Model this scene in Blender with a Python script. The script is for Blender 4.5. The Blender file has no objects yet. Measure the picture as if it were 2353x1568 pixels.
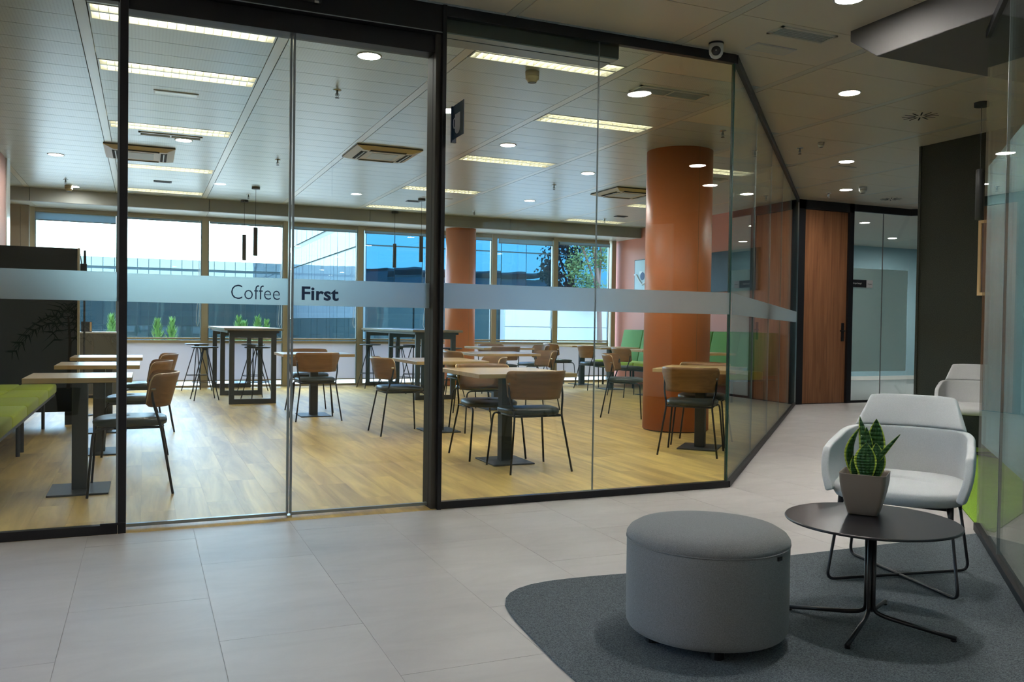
import bpy, math, random
from mathutils import Vector, Matrix
random.seed(7)
PI = math.pi
S = bpy.context.scene
COL = S.collection

# ------------------------------------------------------------------ camera
EYE = 1.175
F_PX, YAW, PITCH, ROLL = 1967.56, 0.405638802, -0.0194928628, 0.0142864138
fw = Vector((math.sin(YAW)*math.cos(PITCH), math.cos(YAW)*math.cos(PITCH), math.sin(PITCH)))
rt = Vector((math.cos(YAW), -math.sin(YAW), 0))
up = rt.cross(fw)
r2 = rt*math.cos(ROLL)+up*math.sin(ROLL)
u2 = -rt*math.sin(ROLL)+up*math.cos(ROLL)
cam_d = bpy.data.cameras.new('camera')
cam_d.sensor_width = 36.0
cam_d.lens = F_PX/2353*36.0
cam_d.clip_start = 0.05
cam_d.clip_end = 500
cam = bpy.data.objects.new('camera', cam_d)
cam.matrix_world = Matrix(((r2.x, u2.x, -fw.x, 0), (r2.y, u2.y, -fw.y, 0), (r2.z, u2.z, -fw.z, EYE), (0, 0, 0, 1)))
COL.objects.link(cam)
S.camera = cam

# ------------------------------------------------------------------ colour management, render hints
S.view_settings.view_transform = 'Standard'
S.view_settings.look = 'None'
S.view_settings.gamma = 1.0
S.view_settings.use_curve_mapping = False
S.view_settings.exposure = 0.22
cy = S.cycles
cy.use_denoising = True
cy.max_bounces = 10
cy.diffuse_bounces = 4
cy.glossy_bounces = 5
cy.transmission_bounces = 8
cy.transparent_max_bounces = 24
cy.caustics_reflective = False
cy.caustics_refractive = False
cy.sample_clamp_indirect = 4.0
cy.blur_glossy = 1.0

# ------------------------------------------------------------------ sky and sun
W = bpy.data.worlds.new('sky')
S.world = W
W.use_nodes = True
nt = W.node_tree
bg = nt.nodes['Background']
sky = nt.nodes.new('ShaderNodeTexSky')
sky.sky_type = 'NISHITA'
sky.sun_disc = False
sky.sun_elevation = math.radians(62)
sky.sun_rotation = math.radians(20)
sky.air_density = 1.0
sky.dust_density = 2.0
sky.ozone_density = 3.0
tintn = nt.nodes.new('ShaderNodeMix'); tintn.data_type = 'RGBA'; tintn.blend_type = 'MULTIPLY'
tintn.inputs['Factor'].default_value = 1.0; tintn.inputs['B'].default_value = (0.86, 0.98, 1.06, 1)
nt.links.new(sky.outputs[0], tintn.inputs['A']); nt.links.new(tintn.outputs['Result'], bg.inputs[0])
SKY = 1.9
bg.inputs[1].default_value = SKY
sd = bpy.data.lights.new('sun', 'SUN')
sd.energy = 7.0
sd.angle = math.radians(0.6)
sd.color = (1.0, 0.93, 0.8)
so = bpy.data.objects.new('sun', sd)
so.rotation_euler = (math.radians(-11), math.radians(4), 0)
COL.objects.link(so)
# daylight portal over the outside windows (guides sampling of the sky)
pd = bpy.data.lights.new('window_portal', 'AREA')
pd.shape = 'RECTANGLE'; pd.size = 10.9; pd.size_y = 2.9
pd.cycles.is_portal = True
po = bpy.data.objects.new('window_portal', pd)
po.location = (3.7, 15.95, 1.5)
po.rotation_euler = (math.radians(-90), 0, 0)
COL.objects.link(po)
EM_DOWN = 370.0     # recessed downlights
EM_TUBE = 17.0      # fluorescent tubes

# ------------------------------------------------------------------ geometry helpers
class MB:
    def __init__(s): s.v = []; s.f = []; s.mi = []; s.k = 0
    def add(s, vs, fs, m=None):
        b = len(s.v)
        if m is not None: vs = [m @ Vector(v) for v in vs]
        s.v += [tuple(v) for v in vs]
        s.f += [tuple(i+b for i in f) for f in fs]
        s.mi += [s.k]*len(fs)
        return s
    def box(s, x0, y0, z0, x1, y1, z1, m=None):
        vs = [(x0,y0,z0),(x1,y0,z0),(x1,y1,z0),(x0,y1,z0),(x0,y0,z1),(x1,y0,z1),(x1,y1,z1),(x0,y1,z1)]
        return s.add(vs, [(0,3,2,1),(4,5,6,7),(0,1,5,4),(1,2,6,5),(2,3,7,6),(3,0,4,7)], m)
    def prism(s, poly, z0, z1, m=None):
        n = len(poly)
        vs = [(p[0],p[1],z0) for p in poly]+[(p[0],p[1],z1) for p in poly]
        fs = [tuple(range(n-1,-1,-1)), tuple(range(n,2*n))]+[(i,(i+1)%n,n+(i+1)%n,n+i) for i in range(n)]
        return s.add(vs, fs, m)
    def tube(s, path, r, n=8, m=None, caps=True):
        P = [Vector(p) for p in path]
        rs = r if isinstance(r, (list, tuple)) else [r]*len(P)
        vs = []; prev = None
        for i, p in enumerate(P):
            if i == 0: t = P[1]-P[0]
            elif i == len(P)-1: t = P[-1]-P[-2]
            else: t = (P[i+1]-P[i]).normalized()+(P[i]-P[i-1]).normalized()
            t.normalize()
            if prev is None:
                a = Vector((0,0,1)) if abs(t.z) < 0.9 else Vector((1,0,0))
                u = t.cross(a).normalized()
            else:
                u = (prev-t*prev.dot(t)).normalized()
            prev = u; w = t.cross(u)
            for k in range(n):
                a = 2*PI*k/n
                vs.append(p+(u*math.cos(a)+w*math.sin(a))*rs[i])
        fs = [(i*n+k, i*n+(k+1)%n, (i+1)*n+(k+1)%n, (i+1)*n+k) for i in range(len(P)-1) for k in range(n)]
        if caps: fs += [tuple(range(n-1,-1,-1)), tuple(range((len(P)-1)*n, len(P)*n))]
        return s.add(vs, fs, m)
    def lathe(s, prof, n=24, m=None, closed=False):
        vs = []; fs = []; L = len(prof)
        for (r, z) in prof:
            for k in range(n):
                a = 2*PI*k/n; vs.append((r*math.cos(a), r*math.sin(a), z))
        for i in range(L-1):
            for k in range(n): fs.append((i*n+k, i*n+(k+1)%n, (i+1)*n+(k+1)%n, (i+1)*n+k))
        if not closed: fs += [tuple(range(n-1,-1,-1)), tuple(range((L-1)*n, L*n))]
        return s.add(vs, fs, m)
    def grid(s, rows, m=None, wrap=False):
        nr = len(rows); nc = len(rows[0])
        vs = [p for r in rows for p in r]
        cc = nc if wrap else nc-1
        fs = [(i*nc+j, i*nc+(j+1)%nc, (i+1)*nc+(j+1)%nc, (i+1)*nc+j) for i in range(nr-1) for j in range(cc)]
        return s.add(vs, fs, m)
    def mesh(s, name, mats):
        me = bpy.data.meshes.new(name)
        me.from_pydata(s.v, [], s.f)
        if not isinstance(mats, (list, tuple)): mats = [mats]
        for q in mats: me.materials.append(q)
        if len(mats) > 1:
            for p, k in zip(me.polygons, s.mi): p.material_index = k
        me.update()
        return me
    def obj(s, name, mats, parent=None, smooth=False, bevel=0, seg=2, sub=0, solid=0, off=0, angle=None):
        me = s.mesh(name, mats)
        if smooth:
            for p in me.polygons: p.use_smooth = True
        o = bpy.data.objects.new(name, me)
        COL.objects.link(o)
        if parent is not None: o.parent = parent
        if solid:
            q = o.modifiers.new('thickness', 'SOLIDIFY'); q.thickness = solid; q.offset = off; q.use_even_offset = True
        if bevel:
            q = o.modifiers.new('bevel', 'BEVEL'); q.width = bevel; q.segments = seg; q.limit_method = 'ANGLE'; q.angle_limit = math.radians(angle or 40)
        if sub:
            q = o.modifiers.new('smooth', 'SUBSURF'); q.levels = sub; q.render_levels = sub
        return o

def link_mesh(name, me, parent=None, loc=(0,0,0)):
    o = bpy.data.objects.new(name, me); COL.objects.link(o); o.location = loc
    if parent is not None: o.parent = parent
    return o
def thing(name, label=None, cat=None, loc=(0,0,0), rotz=0, group=None, kind=None):
    o = bpy.data.objects.new(name, None); COL.objects.link(o)
    o.empty_display_size = 0.1
    o.location = loc; o.rotation_euler = (0,0,rotz)
    return tag(o, label, cat, group, kind)
def tag(o, label=None, cat=None, group=None, kind=None):
    if label: o['label'] = label
    if cat: o['category'] = cat
    if group: o['group'] = group
    if kind: o['kind'] = kind
    return o
def struct(name, label=None, cat=None, loc=(0,0,0), rotz=0):
    o = thing(name, label, cat, loc, rotz); o['kind'] = 'structure'
    return o
def kids(o): return [c for c in bpy.data.objects if c.parent == o]
def dup(root, loc, rotz=0, label=None, group=None):
    r = root.copy(); COL.objects.link(r); r.location = loc; r.rotation_euler = (0,0,rotz)
    if label: r['label'] = label
    if group: r['group'] = group
    for ch in root.children:
        c = ch.copy(); COL.objects.link(c); c.parent = r
        for g in ch.children:
            d = g.copy(); COL.objects.link(d); d.parent = c
    return r
def clip(poly, a, b, c):            # keep a*x+b*y+c >= 0
    out = []
    for i in range(len(poly)):
        p, q = poly[i], poly[(i+1) % len(poly)]
        dp = a*p[0]+b*p[1]+c; dq = a*q[0]+b*q[1]+c
        if dp >= 0: out.append(p)
        if (dp >= 0) != (dq >= 0):
            t = dp/(dp-dq); out.append((p[0]+(q[0]-p[0])*t, p[1]+(q[1]-p[1])*t))
    return out
def area(poly):
    return abs(sum(poly[i][0]*poly[(i+1)%len(poly)][1]-poly[(i+1)%len(poly)][0]*poly[i][1] for i in range(len(poly))))/2 if len(poly) > 2 else 0
def arc(pts, r, n=5):               # round the corners of a polyline
    P = [Vector(p) for p in pts]; out = [P[0]]
    for i in range(1, len(P)-1):
        a = (P[i-1]-P[i]); b = (P[i+1]-P[i]); q = min(r, a.length*0.49, b.length*0.49)
        A = P[i]+a.normalized()*q; B = P[i]+b.normalized()*q
        for k in range(n+1):
            t = k/n; out.append(A*(1-t)**2+P[i]*2*t*(1-t)+B*t*t)
    out.append(P[-1]); return out

# ------------------------------------------------------------------ materials
def newmat(name):
    m = bpy.data.materials.new(name); m.use_nodes = True
    return m, m.node_tree.nodes, m.node_tree.links, m.node_tree.nodes['Principled BSDF']
def plain(name, col, rough=0.5, metal=0.0, spec=0.5, noise=0.0, nscale=8, bump=0.0, bscale=200, coat=0, sheen=0):
    m, N, L, b = newmat(name)
    b.inputs['Base Color'].default_value = (*col, 1); b.inputs['Roughness'].default_value = rough
    b.inputs['Metallic'].default_value = metal; b.inputs['Specular IOR Level'].default_value = spec
    b.inputs['Coat Weight'].default_value = coat; b.inputs['Sheen Weight'].default_value = sheen
    if noise or bump: tc = N.new('ShaderNodeTexCoord')
    if noise:
        n = N.new('ShaderNodeTexNoise'); n.inputs['Scale'].default_value = nscale; n.inputs['Detail'].default_value = 4
        L.new(tc.outputs['Object'], n.inputs['Vector'])
        mx = N.new('ShaderNodeMix'); mx.data_type = 'RGBA'
        mx.inputs['A'].default_value = (*[c*(1-noise) for c in col], 1); mx.inputs['B'].default_value = (*[min(1, c*(1+noise)) for c in col], 1)
        L.new(n.outputs['Fac'], mx.inputs['Factor']); L.new(mx.outputs['Result'], b.inputs['Base Color'])
    if bump:
        n2 = N.new('ShaderNodeTexNoise'); n2.inputs['Scale'].default_value = bscale; n2.inputs['Detail'].default_value = 2
        L.new(tc.outputs['Object'], n2.inputs['Vector'])
        bp = N.new('ShaderNodeBump'); bp.inputs['Strength'].default_value = bump; bp.inputs['Distance'].default_value = 0.004
        L.new(n2.outputs['Fac'], bp.inputs['Height']); L.new(bp.outputs['Normal'], b.inputs['Normal'])
    return m
def emit(name, col, st):
    m, N, L, b = newmat(name)
    b.inputs['Base Color'].default_value = (0.8, 0.8, 0.8, 1)
    b.inputs['Emission Color'].default_value = (*col, 1); b.inputs['Emission Strength'].default_value = st
    return m
def beam(m, st, k=1.5):            # lensed diffuser: light leaves mostly straight down
    N, L = m.node_tree.nodes, m.node_tree.links; b = N['Principled BSDF']
    g = N.new('ShaderNodeNewGeometry'); d = N.new('ShaderNodeVectorMath'); d.operation = 'DOT_PRODUCT'
    L.new(g.outputs['Normal'], d.inputs[0]); L.new(g.outputs['Incoming'], d.inputs[1])
    p = N.new('ShaderNodeMath'); p.operation = 'POWER'; p.inputs[1].default_value = k; L.new(d.outputs['Value'], p.inputs[0])
    q = N.new('ShaderNodeMath'); q.operation = 'MULTIPLY'; q.inputs[1].default_value = st; L.new(p.outputs[0], q.inputs[0])
    L.new(q.outputs[0], b.inputs['Emission Strength'])
def wood(name, c1, c2, scale=(1, 14, 14), rough=0.4, rnd=0.0, dist=1.2, coat=0.0, spec=0.5):
    m, N, L, b = newmat(name)
    tc = N.new('ShaderNodeTexCoord'); mp = N.new('ShaderNodeMapping'); mp.inputs['Scale'].default_value = scale
    L.new(tc.outputs['Object'], mp.inputs['Vector'])
    oi = N.new('ShaderNodeObjectInfo'); ad = N.new('ShaderNodeVectorMath'); ad.operation = 'SCALE'
    cb = N.new('ShaderNodeCombineXYZ')
    for k in range(3): L.new(oi.outputs['Random'], cb.inputs[k])
    L.new(cb.outputs[0], ad.inputs[0]); ad.inputs['Scale'].default_value = 37.0 if rnd else 0.0
    a2 = N.new('ShaderNodeVectorMath'); a2.operation = 'ADD'
    L.new(mp.outputs[0], a2.inputs[0]); L.new(ad.outputs[0], a2.inputs[1])
    n = N.new('ShaderNodeTexNoise'); n.inputs['Scale'].default_value = 1.0; n.inputs['Detail'].default_value = 7; n.inputs['Roughness'].default_value = 0.62; n.inputs['Distortion'].default_value = dist
    L.new(a2.outputs[0], n.inputs['Vector'])
    r = N.new('ShaderNodeValToRGB'); r.color_ramp.elements[0].position = 0.3; r.color_ramp.elements[1].position = 0.72
    r.color_ramp.elements[0].color = (*c1, 1); r.color_ramp.elements[1].color = (*c2, 1)
    L.new(n.outputs['Fac'], r.inputs['Fac'])
    hs = N.new('ShaderNodeHueSaturation'); L.new(r.outputs['Color'], hs.inputs['Color'])
    ma = N.new('ShaderNodeMapRange'); ma.inputs['To Min'].default_value = 1-rnd; ma.inputs['To Max'].default_value = 1+rnd
    L.new(oi.outputs['Random'], ma.inputs['Value']); L.new(ma.outputs[0], hs.inputs['Value'])
    L.new(hs.outputs['Color'], b.inputs['Base Color'])
    b.inputs['Roughness'].default_value = rough; b.inputs['Coat Weight'].default_value = coat; b.inputs['Coat Roughness'].default_value = 0.2
    b.inputs['Specular IOR Level'].default_value = spec
    return m
def glassmat(name, tint=(0.955, 0.99, 0.97), ior=1.5, boost=1.0):
    m, N, L, b = newmat(name); N.remove(b)
    out = N['Material Output']
    t = N.new('ShaderNodeBsdfTransparent'); t.inputs[0].default_value = (*tint, 1)
    g = N.new('ShaderNodeBsdfGlossy'); g.inputs['Roughness'].default_value = 0.0; g.inputs['Color'].default_value = (0.95, 1, 0.98, 1)
    f = N.new('ShaderNodeFresnel')
    ge = N.new('ShaderNodeNewGeometry'); mr = N.new('ShaderNodeMapRange')     # thin pane: same reflectance from both faces
    mr.inputs['To Min'].default_value = ior; mr.inputs['To Max'].default_value = 1/ior
    L.new(ge.outputs['Backfacing'], mr.inputs['Value']); L.new(mr.outputs[0], f.inputs['IOR'])
    mu = N.new('ShaderNodeMath'); mu.operation = 'MULTIPLY'; mu.inputs[1].default_value = boost; mu.use_clamp = True
    L.new(f.outputs[0], mu.inputs[0])
    x = N.new('ShaderNodeMixShader'); L.new(mu.outputs[0], x.inputs[0]); L.new(t.outputs[0], x.inputs[1]); L.new(g.outputs[0], x.inputs[2])
    L.new(x.outputs[0], out.inputs['Surface'])
    return m
def frostmat(name, col, rough=0.6, diff=0.35, trans=0.3, clear=0.0, ior=1.08):
    m, N, L, b = newmat(name); N.remove(b)
    out = N['Material Output']
    rf = N.new('ShaderNodeBsdfRefraction'); rf.inputs['Roughness'].default_value = rough; rf.inputs['IOR'].default_value = ior; rf.inputs['Color'].default_value = (*col, 1)
    d = N.new('ShaderNodeBsdfDiffuse'); d.inputs['Color'].default_value = (*col, 1)
    tr = N.new('ShaderNodeBsdfTranslucent'); tr.inputs['Color'].default_value = (*col, 1)
    m1 = N.new('ShaderNodeMixShader'); m1.inputs[0].default_value = trans; L.new(rf.outputs[0], m1.inputs[1]); L.new(tr.outputs[0], m1.inputs[2])
    m2 = N.new('ShaderNodeMixShader'); m2.inputs[0].default_value = diff; L.new(m1.outputs[0], m2.inputs[1]); L.new(d.outputs[0], m2.inputs[2])
    last = m2
    if clear:
        tp = N.new('ShaderNodeBsdfTransparent'); m3 = N.new('ShaderNodeMixShader'); m3.inputs[0].default_value = clear
        L.new(m2.outputs[0], m3.inputs[1]); L.new(tp.outputs[0], m3.inputs[2]); last = m3
    L.new(last.outputs[0], out.inputs['Surface'])
    return m
def panelmat(name, col, rough, metal, perf):
    m, N, L, b = newmat(name)
    b.inputs['Roughness'].default_value = rough; b.inputs['Metallic'].default_value = metal
    b.inputs['Anisotropic'].default_value = 0.0
    b.inputs['Base Color'].default_value = (*col, 1)
    if perf:
        tc = N.new('ShaderNodeTexCoord'); mp = N.new('ShaderNodeMapping'); mp.inputs['Scale'].default_value = (45, 45, 45)
        L.new(tc.outputs['Object'], mp.inputs['Vector'])
        sx = N.new('ShaderNodeSeparateXYZ'); L.new(mp.outputs[0], sx.inputs[0])
        outs = []
        for k in (0, 1):
            fr = N.new('ShaderNodeMath'); fr.operation = 'FRACT'; L.new(sx.outputs[k], fr.inputs[0])
            su = N.new('ShaderNodeMath'); su.operation = 'SUBTRACT'; L.new(fr.outputs[0], su.inputs[0]); su.inputs[1].default_value = 0.5
            pw = N.new('ShaderNodeMath'); pw.operation = 'MULTIPLY'; L.new(su.outputs[0], pw.inputs[0]); L.new(su.outputs[0], pw.inputs[1])
            outs.append(pw)
        ad = N.new('ShaderNodeMath'); ad.operation = 'ADD'; L.new(outs[0].outputs[0], ad.inputs[0]); L.new(outs[1].outputs[0], ad.inputs[1])
        lt = N.new('ShaderNodeMath'); lt.operation = 'LESS_THAN'; L.new(ad.outputs[0], lt.inputs[0]); lt.inputs[1].default_value = 0.05
        mx = N.new('ShaderNodeMix'); mx.data_type = 'RGBA'; mx.inputs['A'].default_value = (*col, 1); mx.inputs['B'].default_value = (*[c*0.82 for c in col], 1)
        L.new(lt.outputs[0], mx.inputs['Factor']); L.new(mx.outputs['Result'], b.inputs['Base Color'])
    return m
def fabric(name, c1, c2, scale=260, rough=0.9, bump=0.25, sheen=0.2):
    m, N, L, b = newmat(name)
    tc = N.new('ShaderNodeTexCoord')
    n = N.new('ShaderNodeTexNoise'); n.inputs['Scale'].default_value = scale; n.inputs['Detail'].default_value = 3
    L.new(tc.outputs['Object'], n.inputs['Vector'])
    r = N.new('ShaderNodeValToRGB'); r.color_ramp.elements[0].position = 0.35; r.color_ramp.elements[1].position = 0.65
    r.color_ramp.elements[0].color = (*c1, 1); r.color_ramp.elements[1].color = (*c2, 1)
    L.new(n.outputs['Fac'], r.inputs['Fac']); L.new(r.outputs['Color'], b.inputs['Base Color'])
    b.inputs['Roughness'].default_value = rough; b.inputs['Sheen Weight'].default_value = sheen; b.inputs['Specular IOR Level'].default_value = 0.2
    bp = N.new('ShaderNodeBump'); bp.inputs['Strength'].default_value = bump; bp.inputs['Distance'].default_value = 0.003
    L.new(n.outputs['Fac'], bp.inputs['Height']); L.new(bp.outputs['Normal'], b.inputs['Normal'])
    return m
def tilemat(name, col, rough):
    m, N, L, b = newmat(name)
    tc = N.new('ShaderNodeTexCoord'); oi = N.new('ShaderNodeObjectInfo')
    n = N.new('ShaderNodeTexNoise'); n.inputs['Scale'].default_value = 2.2; n.inputs['Detail'].default_value = 8; n.inputs['Roughness'].default_value = 0.6; n.inputs['Distortion'].default_value = 0.6
    mp = N.new('ShaderNodeMapping'); mp.inputs['Scale'].default_value = (1, 2.6, 1)
    L.new(tc.outputs['Object'], mp.inputs['Vector']); L.new(mp.outputs[0], n.inputs['Vector'])
    r = N.new('ShaderNodeValToRGB'); r.color_ramp.elements[0].position = 0.3; r.color_ramp.elements[1].position = 0.75
    r.color_ramp.elements[0].color = (*[c*0.9 for c in col], 1); r.color_ramp.elements[1].color = (*[c*1.1 for c in col], 1)
    L.new(n.outputs['Fac'], r.inputs['Fac'])
    hs = N.new('ShaderNodeHueSaturation'); L.new(r.outputs['Color'], hs.inputs['Color'])
    ma = N.new('ShaderNodeMapRange'); ma.inputs['To Min'].default_value = 0.97; ma.inputs['To Max'].default_value = 1.03
    L.new(oi.outputs['Random'], ma.inputs['Value']); L.new(ma.outputs[0], hs.inputs['Value']); L.new(hs.outputs['Color'], b.inputs['Base Color'])
    b.inputs['Roughness'].default_value = rough
    return m

M = {}
M['panel'] = panelmat('perforated_ceiling_metal', (0.68, 0.74, 0.72), 0.30, 0.25, True)
M['panel_plain'] = panelmat('plain_ceiling_metal', (0.88, 0.80, 0.66), 0.36, 0.10, False)
M['strip'] = panelmat('ceiling_strip_metal', (0.78, 0.76, 0.67), 0.28, 0.2, False)
M['void'] = plain('ceiling_void', (0.02, 0.02, 0.02), 0.9)
M['plank'] = wood('light_oak_plank', (0.38, 0.235, 0.065), (0.80, 0.56, 0.17), (7, 0.75, 7), 0.42, 0.055, 0.5)
M['grout'] = plain('dark_joint', (0.26, 0.19, 0.10), 0.9)
M['tile'] = tilemat('concrete_look_tile', (0.46, 0.435, 0.415), 0.42)
M['tjoint'] = plain('tile_joint', (0.38, 0.36, 0.345), 0.9)
M['carpet'] = fabric('grey_carpet', (0.055, 0.068, 0.075), (0.16, 0.185, 0.20), 230, 1.0, 0.8, 0.0)
M['green_carpet'] = fabric('lime_carpet', (0.13, 0.24, 0.02), (0.25, 0.42, 0.05), 160, 1.0, 0.6, 0.0)
M['black'] = plain('black_powder_coat', (0.010, 0.010, 0.012), 0.42, spec=0.3)
M['blackgloss'] = plain('black_lacquer', (0.012, 0.011, 0.014), 0.28)
M['charcoal'] = plain('charcoal_steel', (0.026, 0.028, 0.027), 0.5)
M['glass'] = glassmat('clear_glass')
M['glass_edge'] = plain('green_glass_edge', (0.015, 0.06, 0.05), 0.2)
M['gasket'] = plain('grey_gasket', (0.25, 0.29, 0.30), 0.3, 0.3)
M['frost'] = frostmat('frosted_film', (0.90, 0.97, 1.0), 0.6, 0.12, 0.25, ior=1.16)
M['frost_room'] = frostmat('pale_blue_film', (0.84, 0.98, 1.0), 0.6, 0.5, 0.7)
M['frost_side'] = frostmat('pale_blue_side_film', (0.62, 0.90, 1.0), 0.6, 0.85, 0.8)
M['navy'] = plain('navy_vinyl', (0.01, 0.035, 0.10), 0.6)
M['signblue'] = plain('sign_navy', (0.006, 0.028, 0.06), 0.35)
M['signgrey'] = plain('sign_grey', (0.75, 0.75, 0.78), 0.5)
M['salmon'] = plain('salmon_wall_paint', (0.56, 0.20, 0.13), 0.55, noise=0.04, nscale=2)
M['pinkwall'] = plain('dusty_pink_wall', (0.55, 0.34, 0.30), 0.6, noise=0.05, nscale=2)
M['terracotta'] = plain('terracotta_column_paint', (0.62, 0.19, 0.06), 0.42, noise=0.03, nscale=2)
M['beige'] = plain('beige_panel', (0.30, 0.25, 0.18), 0.6)
M['mullion'] = plain('champagne_aluminium', (0.46, 0.39, 0.26), 0.45, 0.3)
M['bulk'] = plain('bulkhead_paint', (0.30, 0.31, 0.29), 0.5)
M['soffit'] = plain('soffit_paint', (0.62, 0.66, 0.64), 0.28)
M['whitewall'] = plain('white_wall', (0.62, 0.63, 0.62), 0.6)
M['cream'] = plain('cream_wall', (0.5, 0.47, 0.42), 0.6)
M['lowpanel'] = frostmat('white_lower_blind', (0.80, 0.80, 0.84), 0.9, 0.75, 1.0)
M['blind'] = frostmat('roller_blind_fabric', (0.42, 0.55, 0.62), 0.9, 0.5, 1.0)
M['walnut'] = wood('walnut_door_veneer', (0.17, 0.066, 0.028), (0.38, 0.165, 0.072), (22, 22, 0.9), 0.38, 0.0, 0.7)
M['oak'] = wood('oak_chair_ply', (0.17, 0.075, 0.022), (0.32, 0.155, 0.052), (1.6, 8, 20), 0.38, 0.05, 0.8)
M['plyedge'] = plain('pale_ply_edge', (0.72, 0.50, 0.24), 0.45)
M['tabletop'] = wood('oak_table_laminate', (0.45, 0.28, 0.11), (0.62, 0.42, 0.18), (2, 14, 14), 0.3, 0.0, 0.8)
M['bartop'] = wood('grey_oak_bar_top', (0.20, 0.17, 0.12), (0.32, 0.28, 0.20), (10, 1.4, 10), 0.25, 0.0, 0.8)
M['leather'] = plain('black_green_leather', (0.022, 0.030, 0.028), 0.38, noise=0.15, nscale=30)
M['lime'] = fabric('lime_upholstery', (0.32, 0.41, 0.012), (0.42, 0.51, 0.02), 300, 0.85, 0.15)
M['green'] = fabric('green_upholstery', (0.085, 0.20, 0.045), (0.12, 0.26, 0.06), 300, 0.85, 0.15)
M['darkfelt'] = fabric('dark_booth_felt', (0.005, 0.006, 0.006), (0.011, 0.012, 0.012), 200, 0.9, 0.2, 0.0)
M['darkwall'] = fabric('charcoal_wall_covering', (0.028, 0.030, 0.022), (0.044, 0.046, 0.036), 120, 0.8, 0.2, 0.0)
M['greyfab'] = fabric('mid_grey_wool', (0.15, 0.155, 0.155), (0.215, 0.222, 0.225), 330, 0.9, 0.3)
M['lightfab'] = fabric('light_grey_wool', (0.62, 0.635, 0.63), (0.69, 0.705, 0.70), 300, 0.9, 0.08)
M['taupe'] = plain('taupe_ceramic', (0.26, 0.20, 0.155), 0.33)
M['soil'] = plain('dark_soil', (0.03, 0.02, 0.012), 0.95, bump=1.0)
M['leafgreen'] = plain('dark_leaf', (0.020, 0.085, 0.014), 0.4, noise=0.6, nscale=45)
M['leafedge'] = plain('yellow_leaf_margin', (0.50, 0.60, 0.06), 0.4)
M['darkleaf'] = plain('deep_green_leaf', (0.01, 0.035, 0.015), 0.4)
M['white'] = plain('white_plastic', (0.72, 0.72, 0.70), 0.35)
M['creamplastic'] = plain('yellowed_plastic', (0.60, 0.50, 0.30), 0.45)
M['chrome'] = plain('chrome', (0.6, 0.6, 0.6), 0.2, 1.0)
M['louvre'] = plain('aluminium_louvre', (0.75, 0.74, 0.66), 0.3, 0.6)
M['tube'] = emit('fluorescent_tube', (1.0, 0.93, 0.72), EM_TUBE)
M['down'] = emit('downlight_diffuser', (1.0, 0.96, 0.92), EM_DOWN)
M['down_soft'] = emit('downlight_diffuser_dim', (1.0, 0.96, 0.92), 110.0)
beam(M['down'], EM_DOWN, 0.5); beam(M['down_soft'], 330.0, 0.6)
M['grille'] = plain('grille_slats', (0.52, 0.55, 0.52), 0.5)
M['slot'] = plain('dark_slot', (0.01, 0.01, 0.01), 0.9)
M['picture'] = None
M['screen'] = plain('dark_blue_screen', (0.010, 0.028, 0.055), 0.45, spec=0.25)
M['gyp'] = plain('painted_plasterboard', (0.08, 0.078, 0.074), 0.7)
M['room_grey'] = plain('room_carpet', (0.16, 0.18, 0.19), 0.95)
M['roomwall'] = plain('pale_room_wall', (0.30, 0.46, 0.53), 0.6)
M['card'] = plain('cardboard', (0.33, 0.24, 0.12), 0.8)
M['ext_ground'] = plain('terrace_concrete', (0.35, 0.34, 0.32), 0.9)
M['ext_dark'] = plain('dark_facade_metal', (0.05, 0.09, 0.10), 0.5)
M['stone'] = plain('white_cladding', (0.55, 0.56, 0.56), 0.7, noise=0.03, nscale=1)
M['conifer'] = plain('conifer_green', (0.07, 0.17, 0.02), 0.8, noise=0.4, nscale=20)
M['treeleaf'] = plain('tree_leaf', (0.10, 0.17, 0.05), 0.7, noise=0.5, nscale=3)
M['bark'] = plain('bark', (0.22, 0.12, 0.09), 0.9)
def mirrorglass(name, tint, base, fac):
    m, N, L, b = newmat(name); N.remove(b); out = N['Material Output']
    d = N.new('ShaderNodeBsdfDiffuse'); d.inputs[0].default_value = (*base, 1)
    g = N.new('ShaderNodeBsdfGlossy'); g.inputs['Roughness'].default_value = 0.015; g.inputs['Color'].default_value = (*tint, 1)
    tc = N.new('ShaderNodeTexCoord'); n = N.new('ShaderNodeTexNoise'); n.inputs['Scale'].default_value = 0.5
    bp = N.new('ShaderNodeBump'); bp.inputs['Strength'].default_value = 0.25; bp.inputs['Distance'].default_value = 0.05
    L.new(tc.outputs['Object'], n.inputs['Vector']); L.new(n.outputs['Fac'], bp.inputs['Height']); L.new(bp.outputs['Normal'], g.inputs['Normal'])
    x = N.new('ShaderNodeMixShader'); x.inputs[0].default_value = fac
    L.new(d.outputs[0], x.inputs[1]); L.new(g.outputs[0], x.inputs[2]); L.new(x.outputs[0], out.inputs['Surface'])
    return m
M['blueglass'] = mirrorglass('blue_sky_tint_glass', (0.024, 0.088, 0.165), (0.010, 0.040, 0.075), 0.88)  # blue of the mirrored sky is put into the glass tint
M['paleglass'] = mirrorglass('pale_sky_tint_glass', (0.24, 0.28, 0.31), (0.17, 0.23, 0.26), 0.5)  # pale sky reflection is mixed into the glass colour
M['darkglass'] = mirrorglass('dark_reflection_glass', (0.05, 0.09, 0.10), (0.035, 0.060, 0.065), 0.35)  # dark reflection of the café building is put into the glass colour

# =================================================================== ROOM SHELL
ZC = 3.159
FY = 5.12            # glass front
WY = 15.85           # outside windows
DIAG = -1.18         # x - y of the diagonal glass
X0C = -1.6           # left wall of the café

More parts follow.
